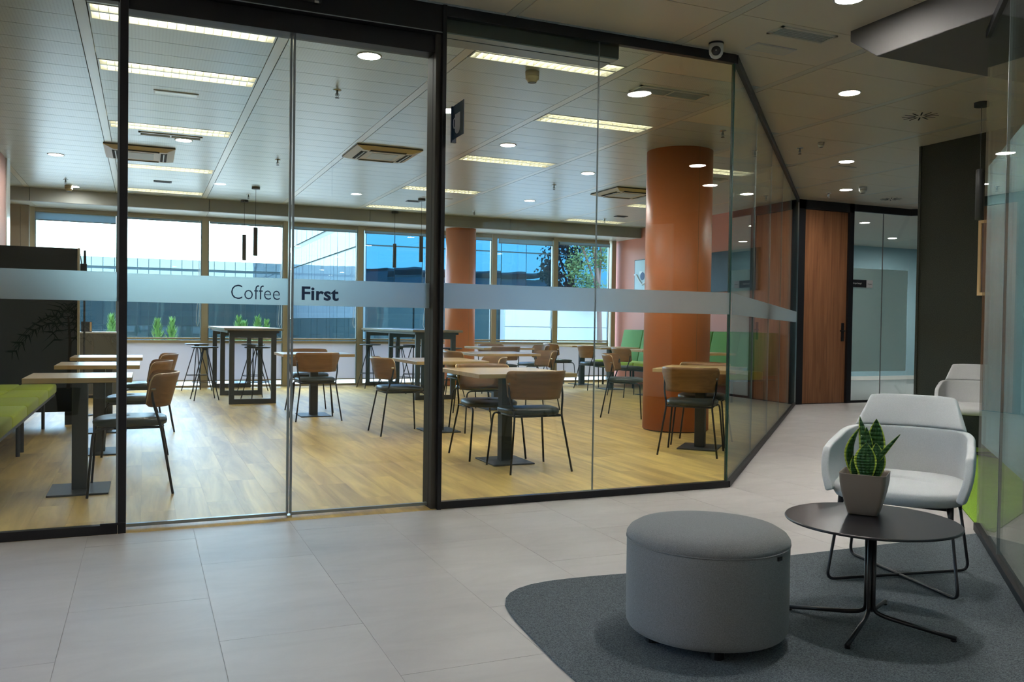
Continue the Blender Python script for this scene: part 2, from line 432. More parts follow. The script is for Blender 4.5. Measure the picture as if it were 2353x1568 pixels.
# ---- café floor of oak planks
def in_cafe(poly):
    p = clip(poly, 0, 1, -FY-0.0)
    p = clip(p, -1, 1, DIAG+0.0) if p else p
    return p
def in_lobby(poly):
    a = clip(poly, 0, -1, FY)
    b = clip(poly, 0, 1, -FY)
    b = clip(b, 1, -1, -DIAG) if b else b
    return [q for q in (a, b) if q and area(q) > 1e-4]
floor = struct('floor', 'light oak plank floor of the café', None)
MB().prism([(-2.6,FY),(3.94,FY),(9.3,10.48),(9.3,15.95),(-2.6,15.95)], -0.06, -0.0012).obj('subfloor', M['grout'], floor)
pl = []
pw, plen = 0.195, 1.28
k = 0
x = -2.55
while x < 9.3:
    off = (k*0.43) % 1.0*plen
    y = FY-off
    while y < WY:
        q = clip([(x+0.0003, max(y,FY)+0.0003), (x+pw-0.0003, max(y,FY)+0.0003), (x+pw-0.0003, min(y+plen, WY)-0.0003), (x+0.0003, min(y+plen, WY)-0.0003)], -1, 1, DIAG)
        q = clip(q, -1, 0, 9.23) if q else q
        if q and len(q) > 2 and area(q) > 1e-3 and min(y+plen, WY) > FY+0.01: pl.append(q)
        y += plen
    x += pw; k += 1
def cen(q): return (sum(p[0] for p in q)/len(q), sum(p[1] for p in q)/len(q))
pl.sort(key=lambda q: cen(q)[0]**2*0.6+cen(q)[1]**2 + (60 if cen(q)[0] < -1.2 else 0))
for q in pl[:296]:
    c = cen(q)
    o = MB().prism([(p[0]-c[0], p[1]-c[1]) for p in q], -0.003, random.uniform(-0.0001, 0.0)).obj('plank', M['plank'], floor)
    o.location = (c[0], c[1], 0)
rest = MB()
for q in pl[296:]: rest.prism(q, -0.008, 0)
tag(rest.obj('far_planks', M['plank'], floor), kind='stuff')

# ---- lobby floor of large vinyl tiles
floor2 = struct('floor', 'grey concrete look tile floor of the lobby', None)
MB().prism([(-4.5,-3.6),(12.9,-3.6),(12.9,5.5),(3.94,FY),(-4.5,FY)], -0.06, -0.0012).obj('subfloor', M['tjoint'], floor2)
MB().prism([(3.94,FY),(12.9,5.5),(12.9,10.5),(9.32,10.5)], -0.06, -0.0012).obj('subfloor', M['tjoint'], floor2)
tw, tl = 0.532, 1.065
tiles = []
i = 0; x = 0.258-tw*9
while x < 12.6:
    y = -3.5+(0 if i % 2 else tl*0.5)+(3.272+3.5) % tl - tl
    while y < 10.5:
        raw = [(x+0.001, y+0.001), (x+tw-0.001, y+0.001), (x+tw-0.001, y+tl-0.001), (x+0.001, y+tl-0.001)]
        c = cen(raw)
        if c[0] > 7.5 and c[1] < 4 or y+tl < -3.5: y += tl; continue
        ps = in_lobby(raw)
        ps = [clip(q, 0, -1, 10.42) for q in ps]
        ps = [q for q in ps if q and area(q) > 1e-3]
        if ps:
            vis = c[1] > 0.2 and (c[0]-c[1]*1.9) < 1.2 and c[0] > -0.75*c[1]*0.6-0.7
            tiles.append((c, ps, vis))
        y += tl
    x += tw; i += 1
vis = [t for t in tiles if t[2]][:290]; inv = [t for t in tiles if t not in vis]
for c, ps, _ in vis:
    b = MB()
    for q in ps: b.prism([(p[0]-c[0], p[1]-c[1]) for p in q], -0.008, 0.0)
    o = b.obj('floor_tile', M['tile'], floor2); o.location = (c[0], c[1], random.uniform(-0.0003, 0))
b = MB()
for c, ps, _ in inv:
    for q in ps: b.prism(q, -0.008, 0.0)
tag(b.obj('unseen_tiles', M['tile'], floor2), kind='stuff')

# ---- ceiling cassettes
ceil = struct('ceiling', 'perforated metal cassette ceiling of the café', None)
ceil2 = struct('ceiling', 'metal cassette ceiling of the lobby', None)
MB().box(-4.6, FY-0.05, ZC+0.09, 9.4, 15.0, ZC+0.13).obj('ceiling_void', M['void'], ceil)
MB().box(-4.6, -3.7, ZC+0.09, 13.9, FY-0.05, ZC+0.13).obj('ceiling_void', M['void'], ceil2)
MB().box(3.9, FY-0.05, ZC+0.132, 13.9, 10.7, ZC+0.16).obj('ceiling_void', M['void'], ceil2)
PX, SW = 1.27, 0.075
def strip_x(k): return -0.385+PX*k
RY = 0.3155
def crow(j): return 5.72+RY*j      # café rows from 5.72
lights = [(0, 1), (0, 5), (0, 12), (0, 20), (0, 27), (2, 0), (3, 5), (3, 12), (3, 20), (3, 27), (6, 27), (5, 10), (6, 20), (1, 33)]
occupied = {(z, j) for z, j in lights}
pcell = MB().box(0.004, 0.003, 0, PX-SW-0.004, RY-0.003, 0.02).mesh('ceiling_panel', M['panel'])
pcell2 = MB().box(0.004, 0.003, 0, PX-SW-0.004, RY*2-0.003, 0.02).mesh('ceiling_panel', M['panel_plain'])
cnt = [0, 0]
far1 = MB(); far2 = MB()
for z in range(-4, 11):
    xs = strip_x(z)+SW/2
    for j in range(-28, 30, 2):
        ya = crow(j)
        cxm, cym = xs+PX/2, ya+RY
        caf = cym > FY and (xs+PX-ya) < DIAG+0.25
        if caf and z < -2: continue
        if caf:
            for jj in (j, j+1):
                if (z, jj) in occupied: continue
                yb = crow(jj)
                if yb > 14.9: continue
                if cnt[0] < 290: link_mesh('ceiling_panel', pcell, ceil, (xs, yb, ZC)); cnt[0] += 1
                else: far1.box(xs+0.004, yb+0.003, ZC, xs+PX-SW-0.004, yb+RY-0.003, ZC+0.02)
        else:
            if xs > 12.6 or (cxm > 8.2 and cym < 4.5): continue
            if ya < -1.2 or cym < 0.2*cxm-0.5: far2.box(xs+0.004, ya+0.003, ZC, xs+PX-SW-0.004, ya+RY*2-0.003, ZC+0.02)
            else: link_mesh('ceiling_panel', pcell2, ceil2, (xs, ya, ZC)); cnt[1] += 1
    sm = MB().box(-SW/2+0.002, -3.2, 0.001, SW/2-0.002, 14.93, 0.03)
    link_mesh('ceiling_strip', sm.mesh('ceiling_strip', M['strip']), ceil if z < 5 else ceil2, (strip_x(z), 0, ZC))
if far1.v: tag(far1.obj('far_ceiling_panels', M['panel'], ceil), kind='stuff')
tag(far2.obj('unseen_ceiling_panels', M['panel_plain'], ceil2), kind='stuff')

# ---- bulkhead and soffit above the windows
t = struct('trim_1', 'grey bulkhead above the outside windows')
for xa, xb in ((-2.5, -1.62), (-1.62, 0.97), (0.97, 3.65), (3.65, 6.35), (6.35, 9.23)):
    MB().box(xa+0.003, 14.93, 2.955, xb-0.003, 15.02, 3.30).obj('bulkhead_panel', M['bulk'], t, bevel=0.004)
t = struct('trim_2', 'white soffit between bulkhead and windows')
for xa, xb in ((-2.5, -1.62), (-1.62, 0.97), (0.97, 3.65), (3.65, 6.35), (6.35, 9.23)):
    MB().box(xa+0.002, 15.02, 2.965, xb-0.002, 15.93, 3.0).obj('soffit_panel', M['soffit'], t)

# ---- walls
w = struct('wall_right', 'salmon painted wall behind the green banquette')
MB().box(9.23, 10.46, 0, 9.33, 15.95, 3.30).obj('wall_face', M['salmon'], w)
w = struct('wall_left', 'dusty pink café wall at the left edge')
MB().box(-1.72, FY+0.1, 0, -1.6, 12.36, 3.30).obj('wall_face', M['pinkwall'], w)
MB().box(-1.72, 12.36, 0, -1.585, 12.62, 3.30).obj('steel_edge', M['soffit'], w)
w = struct('wall_recess', 'beige panelled wall in the left window recess')
MB().box(-2.6, 15.60, 0, -1.96+0.14, 15.75, 2.966).obj('recess_panel', M['beige'], w)
MB().box(-1.815, 15.60, 0, -1.70, 15.75, 2.966).obj('recess_panel', M['beige'], w)
MB().box(-2.6, 12.62, 0, -2.5, 15.60, 3.30).obj('recess_side', M['pinkwall'], w)
MB().box(-2.6, 12.52, 0, -1.72, 12.62, 3.30).obj('recess_return', M['pinkwall'], w)
w = struct('wall_back', 'cream lobby wall behind the viewer')
MB().box(-4.5, -3.7, 0, 13, -3.55, 3.30).obj('wall_face', M['cream'], w)
w = struct('wall_lobby_left', 'cream lobby side wall')
MB().box(-4.6, -3.6, 0, -4.5, FY, 3.30).obj('wall_face', M['cream'], w)
w = struct('wall_dark', 'charcoal textile wall block beside the far armchair')
MB().box(7.70, -3.5, 0, 8.2, 6.79, ZC+0.05).obj('wall_face', M['darkwall'], w)
MB().box(7.69, 6.79, 0, 8.21, 6.82, ZC+0.05).obj('end_cap', M['darkwall'], w)
w = struct('wall_far', 'pale wall closing the meeting room')
MB().box(9.33, 15.0, 0, 18, 15.1, 3.1).obj('wall_face', M['roomwall'], w)
MB().box(18, 4.0, 0, 18.1, 15.1, 3.3).obj('wall_side', M['roomwall'], w)
MB().box(9.36, 14.97, 0, 18, 15.0, 0.09).obj('baseboard', M['white'], w)
MB().box(9.33, 10.62, -0.02, 18, 15, -0.001).obj('room_floor', M['room_grey'], w)
MB().box(9.33, 10.62, 3.1, 18, 15, 3.2).obj('room_ceiling', M['panel_plain'], w)
MB().box(8.2, 6.0, ZC+0.05, 18, 10.6, ZC+0.1).obj('corridor_ceiling', M['panel_plain'], w)
MB().box(8.25, 5.4, 0, 18, 5.5, 3.3).obj('corridor_wall', M['roomwall'], w)
MB().box(12.7, 5.5, -0.02, 18, 10.6, -0.001).obj('corridor_floor', M['tile'], w)

# ---- round columns
def column(name, x, y, r, z1, label):
    t = struct(name, label, None, (x, y, 0))
    MB().lathe([(r, 0.012), (r, z1)], 64).obj('shaft', M['terracotta'], t, smooth=False)
    for p in t.children[0].data.polygons: p.use_smooth = len(p.vertices) == 4
    MB().lathe([(r-0.012, 0), (r-0.012, 0.013)], 48).obj('shadow_gap', M['black'], t)
    a = math.atan2(-y, -x)+0.62
    MB().box(r-0.002, -0.0015, 0.02, r+0.0008, 0.0015, z1, Matrix.Rotation(a, 4, 'Z')).obj('seam', M['grout'], t)
    return t
column('column', 5.59, 8.25, 0.372, ZC, 'near terracotta round column beside the glass corner')
column('column', 5.50, 15.33, 0.285, 2.966, 'far terracotta round column in front of the windows')

# =================================================================== GLASS FRONT
def glass_panel(parent, a, b, z0, z1, th=0.012, name='glass_pane', mat=None):
    ax, ay = a; bx, by = b; L = math.hypot(bx-ax, by-ay); ang = math.atan2(by-ay, bx-ax)
    m = Matrix.Translation((ax, ay, 0)) @ Matrix.Rotation(ang, 4, 'Z')
    o = MB().box(0, -th/2, z0, L, th/2, z1, m).obj(name, [mat or M['glass']], parent)
    return o
def bar(parent, a, b, z0, z1, y0, y1, name, mat):
    ax, ay = a; bx, by = b; L = math.hypot(bx-ax, by-ay); ang = math.atan2(by-ay, bx-ax)
    m = Matrix.Translation((ax, ay, 0)) @ Matrix.Rotation(ang, 4, 'Z')
    return MB().box(0, y0, z0, L, y1, z1, m).obj(name, mat, parent, bevel=0.002, seg=1)
BZ0, BZ1 = 1.270, 1.429
XJ = 2.817
w1 = struct('window_1', 'fixed glass bay left of the sliding door')
glass_panel(w1, (-2.4, FY+0.02), (-0.128, FY+0.02), 0.05, 2.89)
bar(w1, (-2.4, FY), (-0.13, FY), 0, 0.05, 0, 0.045, 'bottom_rail', M['black'])
bar(w1, (-2.4, FY), (-0.13, FY), 2.885, ZC+0.02, 0.0, 0.06, 'header', M['black'])
glass_panel(w1, (-2.4, FY+0.010), (-0.128, FY+0.010), BZ0, BZ1, 0.003, 'frosted_band', M['frost'])
MB().box(-0.128, FY, 0, -0.088, FY+0.02, ZC).box(-0.118, FY+0.02, 0, -0.088, FY+0.06, ZC).obj('post', M['black'], w1)
MB().box(-0.139, FY+0.012, 0.05, -0.128, FY+0.032, 2.885).obj('edge_gasket', M['gasket'], w1)
MB().box(-0.215, FY-0.012, 0.05, -0.088, FY+0.0, 0.062).obj('floor_catch', M['black'], w1)

d1 = struct('door_1', 'two leaf clear glass sliding door under a black header')
DY = 5.235
for nm, xa, xb in (('door_leaf', -0.088, 0.793), ('door_leaf', 0.812, 1.70)):
    o = glass_panel(d1, (xa, DY), (xb, DY), 0.022, 2.90, 0.010, nm)
    MB().box(xa, DY-0.012, 0.010, xb, DY+0.012, 0.028).obj('bottom_seal', M['gasket'], o)
    MB().box(xa, DY-0.009, BZ0, xb, DY-0.006, BZ1).obj('frosted_band', M['frost'], o)
    e = xb if xa < 0 else xa
    MB().box(e-0.006, DY-0.013, 0.02, e+0.006, DY+0.013, 2.9).obj('edge_gasket', M['gasket'], o)
MB().box(-0.095, FY-0.0, 2.985, 1.70, FY+0.20, ZC+0.01).obj('operator_cover', M['black'], d1, bevel=0.003)
MB().box(-0.095, FY+0.06, 2.875, 1.70, FY+0.19, 2.985).obj('track_cover', M['black'], d1, bevel=0.002)
MB().box(-0.095, FY-0.001, 2.986, 1.70, FY+0.0, 2.992).obj('cover_lip', M['gasket'], d1)
MB().box(0.55, FY-0.035, 3.045, 0.945, FY, 3.075).box(0.55, FY-0.04, 3.075, 0.945, FY, ZC).obj('motion_sensor', M['blackgloss'], d1, bevel=0.006)
MB().box(0.90, FY-0.041, 3.032, 0.925, FY-0.01, 3.046).obj('sensor_lens', M['chrome'], d1)
MB().box(1.668, FY+0.03, 0, 1.70, FY+0.20, 2.985).obj('door_jamb', plain('jamb_bronze', (0.05, 0.045, 0.035), 0.7), d1)
MB().box(1.672, FY+0.085, 0.0, 1.6675, FY+0.092, 2.985).obj('jamb_groove', M['slot'], d1)
MB().box(0.787, DY-0.03, 0, 0.818, DY+0.03, 0.012).obj('floor_guide', M['chrome'], d1)

w2 = struct('window_2', 'fixed frameless glass bay right of the sliding door')
glass_panel(w2, (1.724, FY+0.02), (XJ, FY+0.02), 0.05, 3.10)
glass_panel(w2, (XJ+0.004, FY+0.02), (3.925, FY+0.02), 0.05, 3.10)
MB().box(XJ, FY+0.012, 0.05, XJ+0.004, FY+0.028, 3.10).obj('joint_seal', M['gasket'], w2)
bar(w2, (1.70, FY), (3.945, FY), 0, 0.047, 0, 0.045, 'bottom_rail', M['black'])
bar(w2, (1.70, FY), (3.945, FY), 3.095, ZC+0.02, 0, 0.045, 'top_rail', M['black'])
MB().box(1.698, FY-0.012, 0, 1.724, FY+0.20, ZC+0.02).obj('post', M['black'], w2, bevel=0.002)
for xa, xb in ((1.724, XJ), (XJ, 3.928)):
    MB().box(xa, FY+0.009, BZ0, xb, FY+0.012, BZ1).obj('frosted_band', M['frost'], w2)
MB().box(3.928, FY+0.006, 0.05, 3.936, FY+0.034, 3.10).obj('glass_edge', M['glass_edge'], w2)
# operator box running on behind the right bay
MB().box(1.73, FY+0.06, 3.017, 2.997, FY+0.30, 3.145).obj('operator_cover', M['charcoal'], w2, bevel=0.003)
MB().box(1.73, FY+0.062, 3.009, 2.99, FY+0.140, 3.017).obj('lit_underside', M['gasket'], w2)  # paler slabs put the light on the box underside into colour
MB().box(1.73, FY+0.156, 3.009, 2.98, FY+0.296, 3.017).obj('lit_underside', M['gasket'], w2)

A = (3.945, FY+0.02); Bq = (9.14, 10.315)
w3 = struct('window_3', 'long diagonal glass screen along the corridor')
dx, dy = (Bq[0]-A[0])/5, (Bq[1]-A[1])/5
for k in range(5):
    glass_panel(w3, (A[0]+dx*k, A[1]+dy*k), (A[0]+dx*(k+1)-0.003, A[1]+dy*(k+1)-0.003), 0.045, 3.10)
    if k: 
        m = Matrix.Translation((A[0]+dx*k, A[1]+dy*k, 0)) @ Matrix.Rotation(PI/4, 4, 'Z')
        MB().box(-0.004, -0.007, 0.045, 0.001, 0.007, 3.10, m).obj('joint_seal', M['gasket'], w3)
bar(w3, A, Bq, 0, 0.045, -0.022, 0.022, 'bottom_rail', M['black'])
bar(w3, A, Bq, 3.095, ZC+0.01, -0.022, 0.022, 'top_rail', M['black'])
o = glass_panel(w3, A, Bq, BZ0, BZ1, 0.003, 'frosted_band', M['frost'])
o.location = (0.007, -0.007, 0)

# lettering on the sliding doors
def text(name, s, parent, x, y, z, width, height, mat, off=0.0, rot=(PI/2, 0, 0), depth=0.001, align='LEFT'):
    c = bpy.data.curves.new(name, 'FONT'); c.body = s; c.size = 1.0; c.offset = off; c.extrude = 0.004; c.align_x = align
    c.resolution_u = 3
    o = bpy.data.objects.new(name, c); COL.objects.link(o)
    bpy.context.view_layer.update()
    dim = o.dimensions.copy()
    me = bpy.data.meshes.new_from_object(o)
    bpy.data.objects.remove(o)
    xs = [v.co.x for v in me.vertices]; ys = [v.co.y for v in me.vertices]
    x0, x1, y0, y1 = min(xs), max(xs), min(ys), max(ys)
    for v in me.vertices:
        v.co.x = (v.co.x-x0)/(x1-x0)*width; v.co.y = (v.co.y-(y0 if 'g' not in s and 'p' not in s else y0))/(y1-y0)*height
        v.co.z *= depth/0.004
    me.materials.clear(); me.materials.append(mat)
    o = bpy.data.objects.new(name, me); COL.objects.link(o); o.parent = parent
    o.location = (x, y, z); o.rotation_euler = rot
    return o
leaves = [c for c in d1.children if c.name.startswith('door_leaf')]
text('lettering', 'Coffee', leaves[0], 0.462, DY-0.011, 1.300, 0.276, 0.083, M['navy'], -0.014)
text('lettering', 'First', leaves[1], 0.866, DY-0.011, 1.302, 0.222, 0.083, M['navy'], 0.022)

# ---- lobby side: dropped box and right glass screen
t = struct('trim_3', 'dropped plasterboard box below the lobby ceiling')
b = MB(); pr = [(4.40, 3.20), (4.40, 3.09), (4.17, 2.93), (-3.5, 2.93), (-3.5, 3.20)]; n = len(pr)
b.add([(4.31, y_, z_) for y_, z_ in pr]+[(7.69, y_, z_) for y_, z_ in pr], [tuple(range(n)), tuple(range(2*n-1, n-1, -1))]+[(i, n+i, n+(i+1)%n, (i+1)%n) for i in range(n)])
b.obj('dropped_box', M['gyp'], t, bevel=0.006)
t = struct('trim_4', 'access hatch line in the lobby ceiling')
MB().box(4.95, 3.2, 2.927, 5.6, 3.72, 2.929).obj('hatch', M['gyp'], t)
MB().box(4.946, 3.196, 2.9275, 5.604, 3.724, 2.9295).obj('hatch_gap', M['slot'], t)
RA = (4.52, 3.53); RB = (1.9, 0.91)
w4 = struct('window_4', 'glass screen at the right edge beside the armchair')
def rp(s): return (RA[0]+(RB[0]-RA[0])*s, RA[1]+(RB[1]-RA[1])*s)
for s0, s1 in ((0, 0.207), (0.209, 0.42), (0.422, 0.64), (0.642, 0.998)):
    glass_panel(w4, rp(s0), rp(s1), 0.045, 2.90)
    m = Matrix.Translation((*rp(s1), 0)) @ Matrix.Rotation(PI/4, 4, 'Z')
    MB().box(-0.004, -0.007, 0.045, 0.002, 0.007, 2.96, m).obj('joint_seal', M['gasket'], w4)
bar(w4, rp(0), rp(1), 0, 0.045, -0.022, 0.022, 'bottom_rail', M['black'])
bar(w4, rp(0), rp(1), 2.885, 2.935, -0.02, 0.02, 'top_rail', M['black'])
m = Matrix.Translation((RA[0], RA[1], 0)) @ Matrix.Rotation(math.atan2(RB[1]-RA[1], RB[0]-RA[0]), 4, 'Z')
# frosted film with slanting edges (profile along the screen)
fb = MB(); prof = [(0.04, 0.50), (0.02, 2.12), (1.2, 2.16+0.02), (1.2, 0.54)]
film = [(0.004, 0.515, 2.135), (3.68, 0.515, 2.135)]
lo = [(s_, 0.008, a_) for s_, a_, b_ in film]; hi = [(s_, 0.008, b_) for s_, a_, b_ in film]
fb.grid([lo, hi], m)
fb.obj('frosted_film', M['frost_side'], w4)

# room behind the right glass
MB().box(5.4, -3.4, 0, 5.5, 1.2, 3.0).obj('inner_wall', M['roomwall'], w4)

# =================================================================== DOOR WALL AT THE END OF THE CORRIDOR
YD = 10.40
d2 = struct('door_2', 'walnut veneered door with black frame at the corridor end')
MB().box(9.345, YD+0.01, 0.008, 10.235, YD+0.05, 3.02).obj('door_leaf', M['walnut'], d2, bevel=0.003)
MB().box(9.13, YD-0.03, 0, 9.175, YD+0.07, ZC).box(9.22, YD-0.03, 0, 9.345, YD+0.07, ZC).box(10.235, YD-0.03, 0, 10.33, YD+0.07, ZC).box(9.13, YD-0.03, 3.02, 10.33, YD+0.07, ZC).obj('door_frame', M['black'], d2)
MB().box(9.177, YD-0.032, 0, 9.216, YD-0.01, ZC).obj('metal_strip', M['chrome'], d2)
hp = MB().box(10.14, YD-0.006, 0.98, 10.19, YD+0.012, 1.27).obj('handle_plate', M['black'], d2, bevel=0.006)
MB().tube(arc([(10.165, YD-0.005, 1.145), (10.165, YD-0.055, 1.145), (10.06, YD-0.055, 1.145)], 0.02), 0.010, 10).obj('lever', M['black'], hp, smooth=True)
MB().box(9.22, YD-0.01, 0.0, 10.33, YD+0.01, 0.008).obj('threshold', M['slot'], d2)

w5 = struct('window_5', 'glazed meeting room front beside the walnut door')
glass_panel(w5, (10.33, YD), (10.97, YD), 0.04, 3.06)
glass_panel(w5, (10.975, YD), (11.55, YD), 0.04, 3.06)
MB().box(10.97, YD-0.008, 0.04, 10.976, YD+0.008, 3.06).obj('joint_seal', M['gasket'], w5)
bar(w5, (10.33, YD), (11.56, YD), 0, 0.04, -0.02, 0.02, 'bottom_rail', M['black'])
bar(w5, (10.33, YD), (11.56, YD), 3.05, ZC, -0.02, 0.03, 'top_rail', M['black'])
glass_panel(w5, (11.56, YD), (14.3, 7.66), 0.04, 3.06)
bar(w5, (11.56, YD), (14.3, 7.66), 0, 0.04, -0.02, 0.02, 'bottom_rail', M['black'])
bar(w5, (11.56, YD), (14.3, 7.66), 3.05, ZC, -0.02, 0.03, 'top_rail', M['black'])
MB().box(10.34, YD+0.007, 0.50, 11.54, YD+0.010, 2.15).obj('frosted_film', M['frost_room'], w5)
pn = MB().box(10.335, YD-0.014, 1.845, 10.625, YD-0.008, 1.965).obj('room_sign', M['blackgloss'], w5)
MB().box(10.626, YD-0.014, 1.845, 10.76, YD-0.008, 1.965).obj('status_slider', M['signgrey'], pn)
text('lettering', 'Grupo Senegal', pn, 10.345, YD-0.0145, 1.888, 0.175, 0.034, M['white'])
text('lettering', 'Ocupado', pn, 10.655, YD-0.0145, 1.892, 0.085, 0.020, M['blackgloss'])

# =================================================================== OUTSIDE WINDOWS
MX = [-1.69, -0.375, 0.96, 2.34, 3.69, 5.045, 6.38, 7.735, 9.05]
wl = ['leftmost', 'second', 'third', 'fourth', 'fifth', 'sixth', 'seventh', 'rightmost']
mul = MB().box(-0.05, WY-0.06, 0, 0.05, WY+0.06, 2.966).mesh('mullion', M['mullion'])
blinds = []
for i in range(8):
    xa, xb = MX[i]+0.05, MX[i+1]-0.05
    w = struct('window_%d' % (i+6), wl[i]+' outside window of the café')
    glass_panel(w, (xa, WY), (xb, WY), 0.86, 2.90)
    glass_panel(w, (xa, WY), (xb, WY), 0.03, 0.12, name='lower_pane')
    MB().box(xa, WY-0.03, 2.895, xb, WY+0.03, 2.966).obj('head_frame', M['mullion'], w)
    MB().box(xa, WY-0.045, 0.775, xb, WY+0.03, 0.82).box(xa, WY-0.03, 0.835, xb, WY+0.03, 0.865).obj('transom', M['mullion'], w)
    MB().box(xa, WY-0.03, 0.0, xb, WY+0.03, 0.035).box(xa, WY-0.03, 0.105, xb, WY+0.03, 0.125).obj('bottom_frame', M['mullion'], w)
    MB().box(xa, WY-0.035, 0.035, xa+0.018, WY+0.02, 2.9).box(xb-0.018, WY-0.035, 0.035, xb, WY+0.02, 2.9).obj('side_frame', M['gasket'], w)
    MB().box(xa+0.02, WY-0.01, 0.125, xb-0.02, WY-0.006, 0.78).obj('lower_blind', M['lowpanel'], w)
    link_mesh('mullion', mul, w, (MX[i], 0, 0))
    if i == 7: link_mesh('mullion', mul, w, (MX[8]+0.05, 0, 0))
    bt = thing('roller_blind', ['half lowered blue grey roller blind in the leftmost window', 'rolled up blind at the head of the second window from the left', 'rolled up blind at the head of the third window with two pendants before it', 'rolled up blind above the view of the slanting glass building', 'rolled up blind in the window behind the dark pendants at the black post', 'rolled up blind behind the far terracotta column', 'rolled up blind in the window right of the far terracotta column', 'rolled up blind in the window showing the tree'][i], 'blind', ((xa+xb)/2, WY-0.07, 2.86), 0, 'roller blinds on the outside windows')
    hw = (xb-xa)/2-0.02
    MB().tube([(-hw, 0, 0.03), (hw, 0, 0.03)], 0.02, 10).obj('roller', M['mullion'], bt, smooth=True)
    drop = [0.13, 0.03, 0.03, 0.05, 0.05, 0.06, 0.10, 0.06][i]
    MB().box(-hw, -0.018, 0.03-drop, hw, -0.016, 0.03).obj('cloth', M['blind'], bt)
    MB().box(-hw, -0.024, 0.018-drop, hw, -0.010, 0.034-drop).obj('bottom_bar', M['gasket'], bt)
    if i in (1, 2, 3, 4, 6):
        MB().tube([(hw-0.03, -0.02, 0.03), (hw-0.035, -0.03, -1.2), (hw-0.07, -0.03, -1.72), (hw-0.045, -0.03, -1.80), (hw-0.02, -0.03, -1.72), (hw-0.015, -0.03, -1.2), (hw-0.02, -0.02, 0.03)], 0.004, 6).obj('pull_cord', M['white'], bt, smooth=True)
w = struct('wall_window_roof', 'roof edge and parapet over the windows')
MB().box(-2.7, 15.93, 2.966, 9.6, 16.1, 3.52).obj('parapet', M['ext_dark'], w)
MB().box(-4.6, -3.7, 3.4, 18.2, 16.1, 3.5).obj('roof_slab', M['ext_dark'], w)
MB().box(9.33, 15.1, 0, 9.6, 16.0, 3.0).obj('corner_pier', M['whitewall'], w)

# =================================================================== CEILING FITTINGS
def louvre_light():
    t = thing('louvre_light', 'recessed twin tube louvre light', 'ceiling light', (0, 0, ZC))
    L, D = PX-SW-0.012, RY-0.008
    b = MB()
    b.box(0, 0, -0.002, L, 0.012, 0.05).box(0, D-0.012, -0.002, L, D, 0.05).box(0, 0, -0.002, 0.012, D, 0.05).box(L-0.012, 0, -0.002, L, D, 0.05)
    b.obj('frame', M['strip'], t)
    MB().box(0.01, 0.01, 0.075, L-0.01, D-0.01, 0.08).obj('reflector', M['louvre'], t)
    MB().box(0.012, D/2-0.014, 0.0, L-0.012, D/2+0.014, 0.04).obj('spine', M['louvre'], t)
    for yy in (D*0.27, D*0.73):
        MB().tube([(0.03, yy, 0.058), (L-0.03, yy, 0.058)], 0.012, 8).obj('lamp_tube', M['tube'], t, smooth=True)
    bl = MB().box(-0.0015, 0.012, 0.002, 0.0015, D-0.012, 0.040).mesh('louvre_blade', M['louvre'])
    n = 20
    for k in range(1, n): link_mesh('louvre_blade', bl, t, (L*k/n, 0, 0))
    return t
LL = ['twin tube louvre light nearest the black header, far left', 'second louvre light from the header in the left bay', 'third louvre light from the header in the left bay',
 'louvre light just behind the left ceiling cassette', 'louvre light by the bulkhead in the left bay', 'louvre light partly hidden by the black operator box above the right glass bay',
 'louvre light left of the tall terracotta column', 'louvre light between the right post and the middle glass joint', 'louvre light crossed by the black door post',
 'louvre light above the window pendants near the post', 'louvre light by the bulkhead near the salmon wall', 'louvre light behind the top right of the near column', 'short looking louvre light left of the near column', None]
L0 = louvre_light()
for i, (z, j) in enumerate(lights[:13]):
    loc = (strip_x(z)+SW/2+0.006, crow(j)+0.004, ZC)
    if i == 0: L0.location = loc; L0['label'] = LL[0]; L0['group'] = 'louvre lights in the café ceiling'
    else: dup(L0, loc, 0, LL[i], 'louvre lights in the café ceiling')

def downlight(soft=False):
    t = thing('downlight', 'round recessed downlight', 'ceiling light', (0, 0, ZC))
    MB().lathe([(0.094, 0.0), (0.094, -0.005), (0.082, -0.006), (0.080, -0.001)], 28).obj('trim_ring', M['white'], t, smooth=True)
    MB().lathe([(0.0815, -0.0035), (0.0815, -0.0055)], 28).obj('diffuser', M['down_soft'] if soft else M['down'], t)
    return t
DL = [((1.525,6.322), 'round downlight above the sliding doors right of the tall seal'), ((-1.0,11.787), 'round downlight at the far left of the café ceiling'), ((0.387,10.171), 'round downlight overlapping a slot grille near the left cassette'),
 ((3.86,6.347), 'added downlight at a mirrored lobby lamp, overlapping the white grille above the near column'), ((2.586,7.614), 'added downlight at a mirrored lobby lamp, half hidden by the black post beside the cup sign'), ((3.681,8.765), 'round downlight between two louvre lights right of the black post'), ((5.297,9.907), 'round downlight left of the near column'),  # first two: lamps added for café brightness where lobby downlights mirror
 ((5.648,12.519), 'faint round downlight above the far table group'), ((-0.996,14.50), 'round downlight by the bulkhead at far left'),
 ((3.873,3.966), 'round lobby downlight at the top edge of the picture'), ((5.423,5.531), 'round lobby downlight nearest the camera along the diagonal screen'), ((7.618,7.793), 'third round lobby downlight along the diagonal screen'), ((9.159,9.366), 'round lobby downlight nearest the walnut door')]
D0 = downlight(); D1 = downlight(True); D1used = False
for i, ((x, y), lab) in enumerate(DL):
    if i == 0: D0.location = (x, y, ZC); D0['label'] = lab; D0['group'] = 'round ceiling downlights'
    elif 1 <= i <= 8:
        if not D1used: D1.location = (x, y, ZC); D1['label'] = lab; D1['group'] = 'round ceiling downlights'; D1used = True
        else: dup(D1, (x, y, ZC), 0, lab, 'round ceiling downlights')
    else: dup(D0, (x, y, ZC), 0, lab, 'round ceiling downlights')
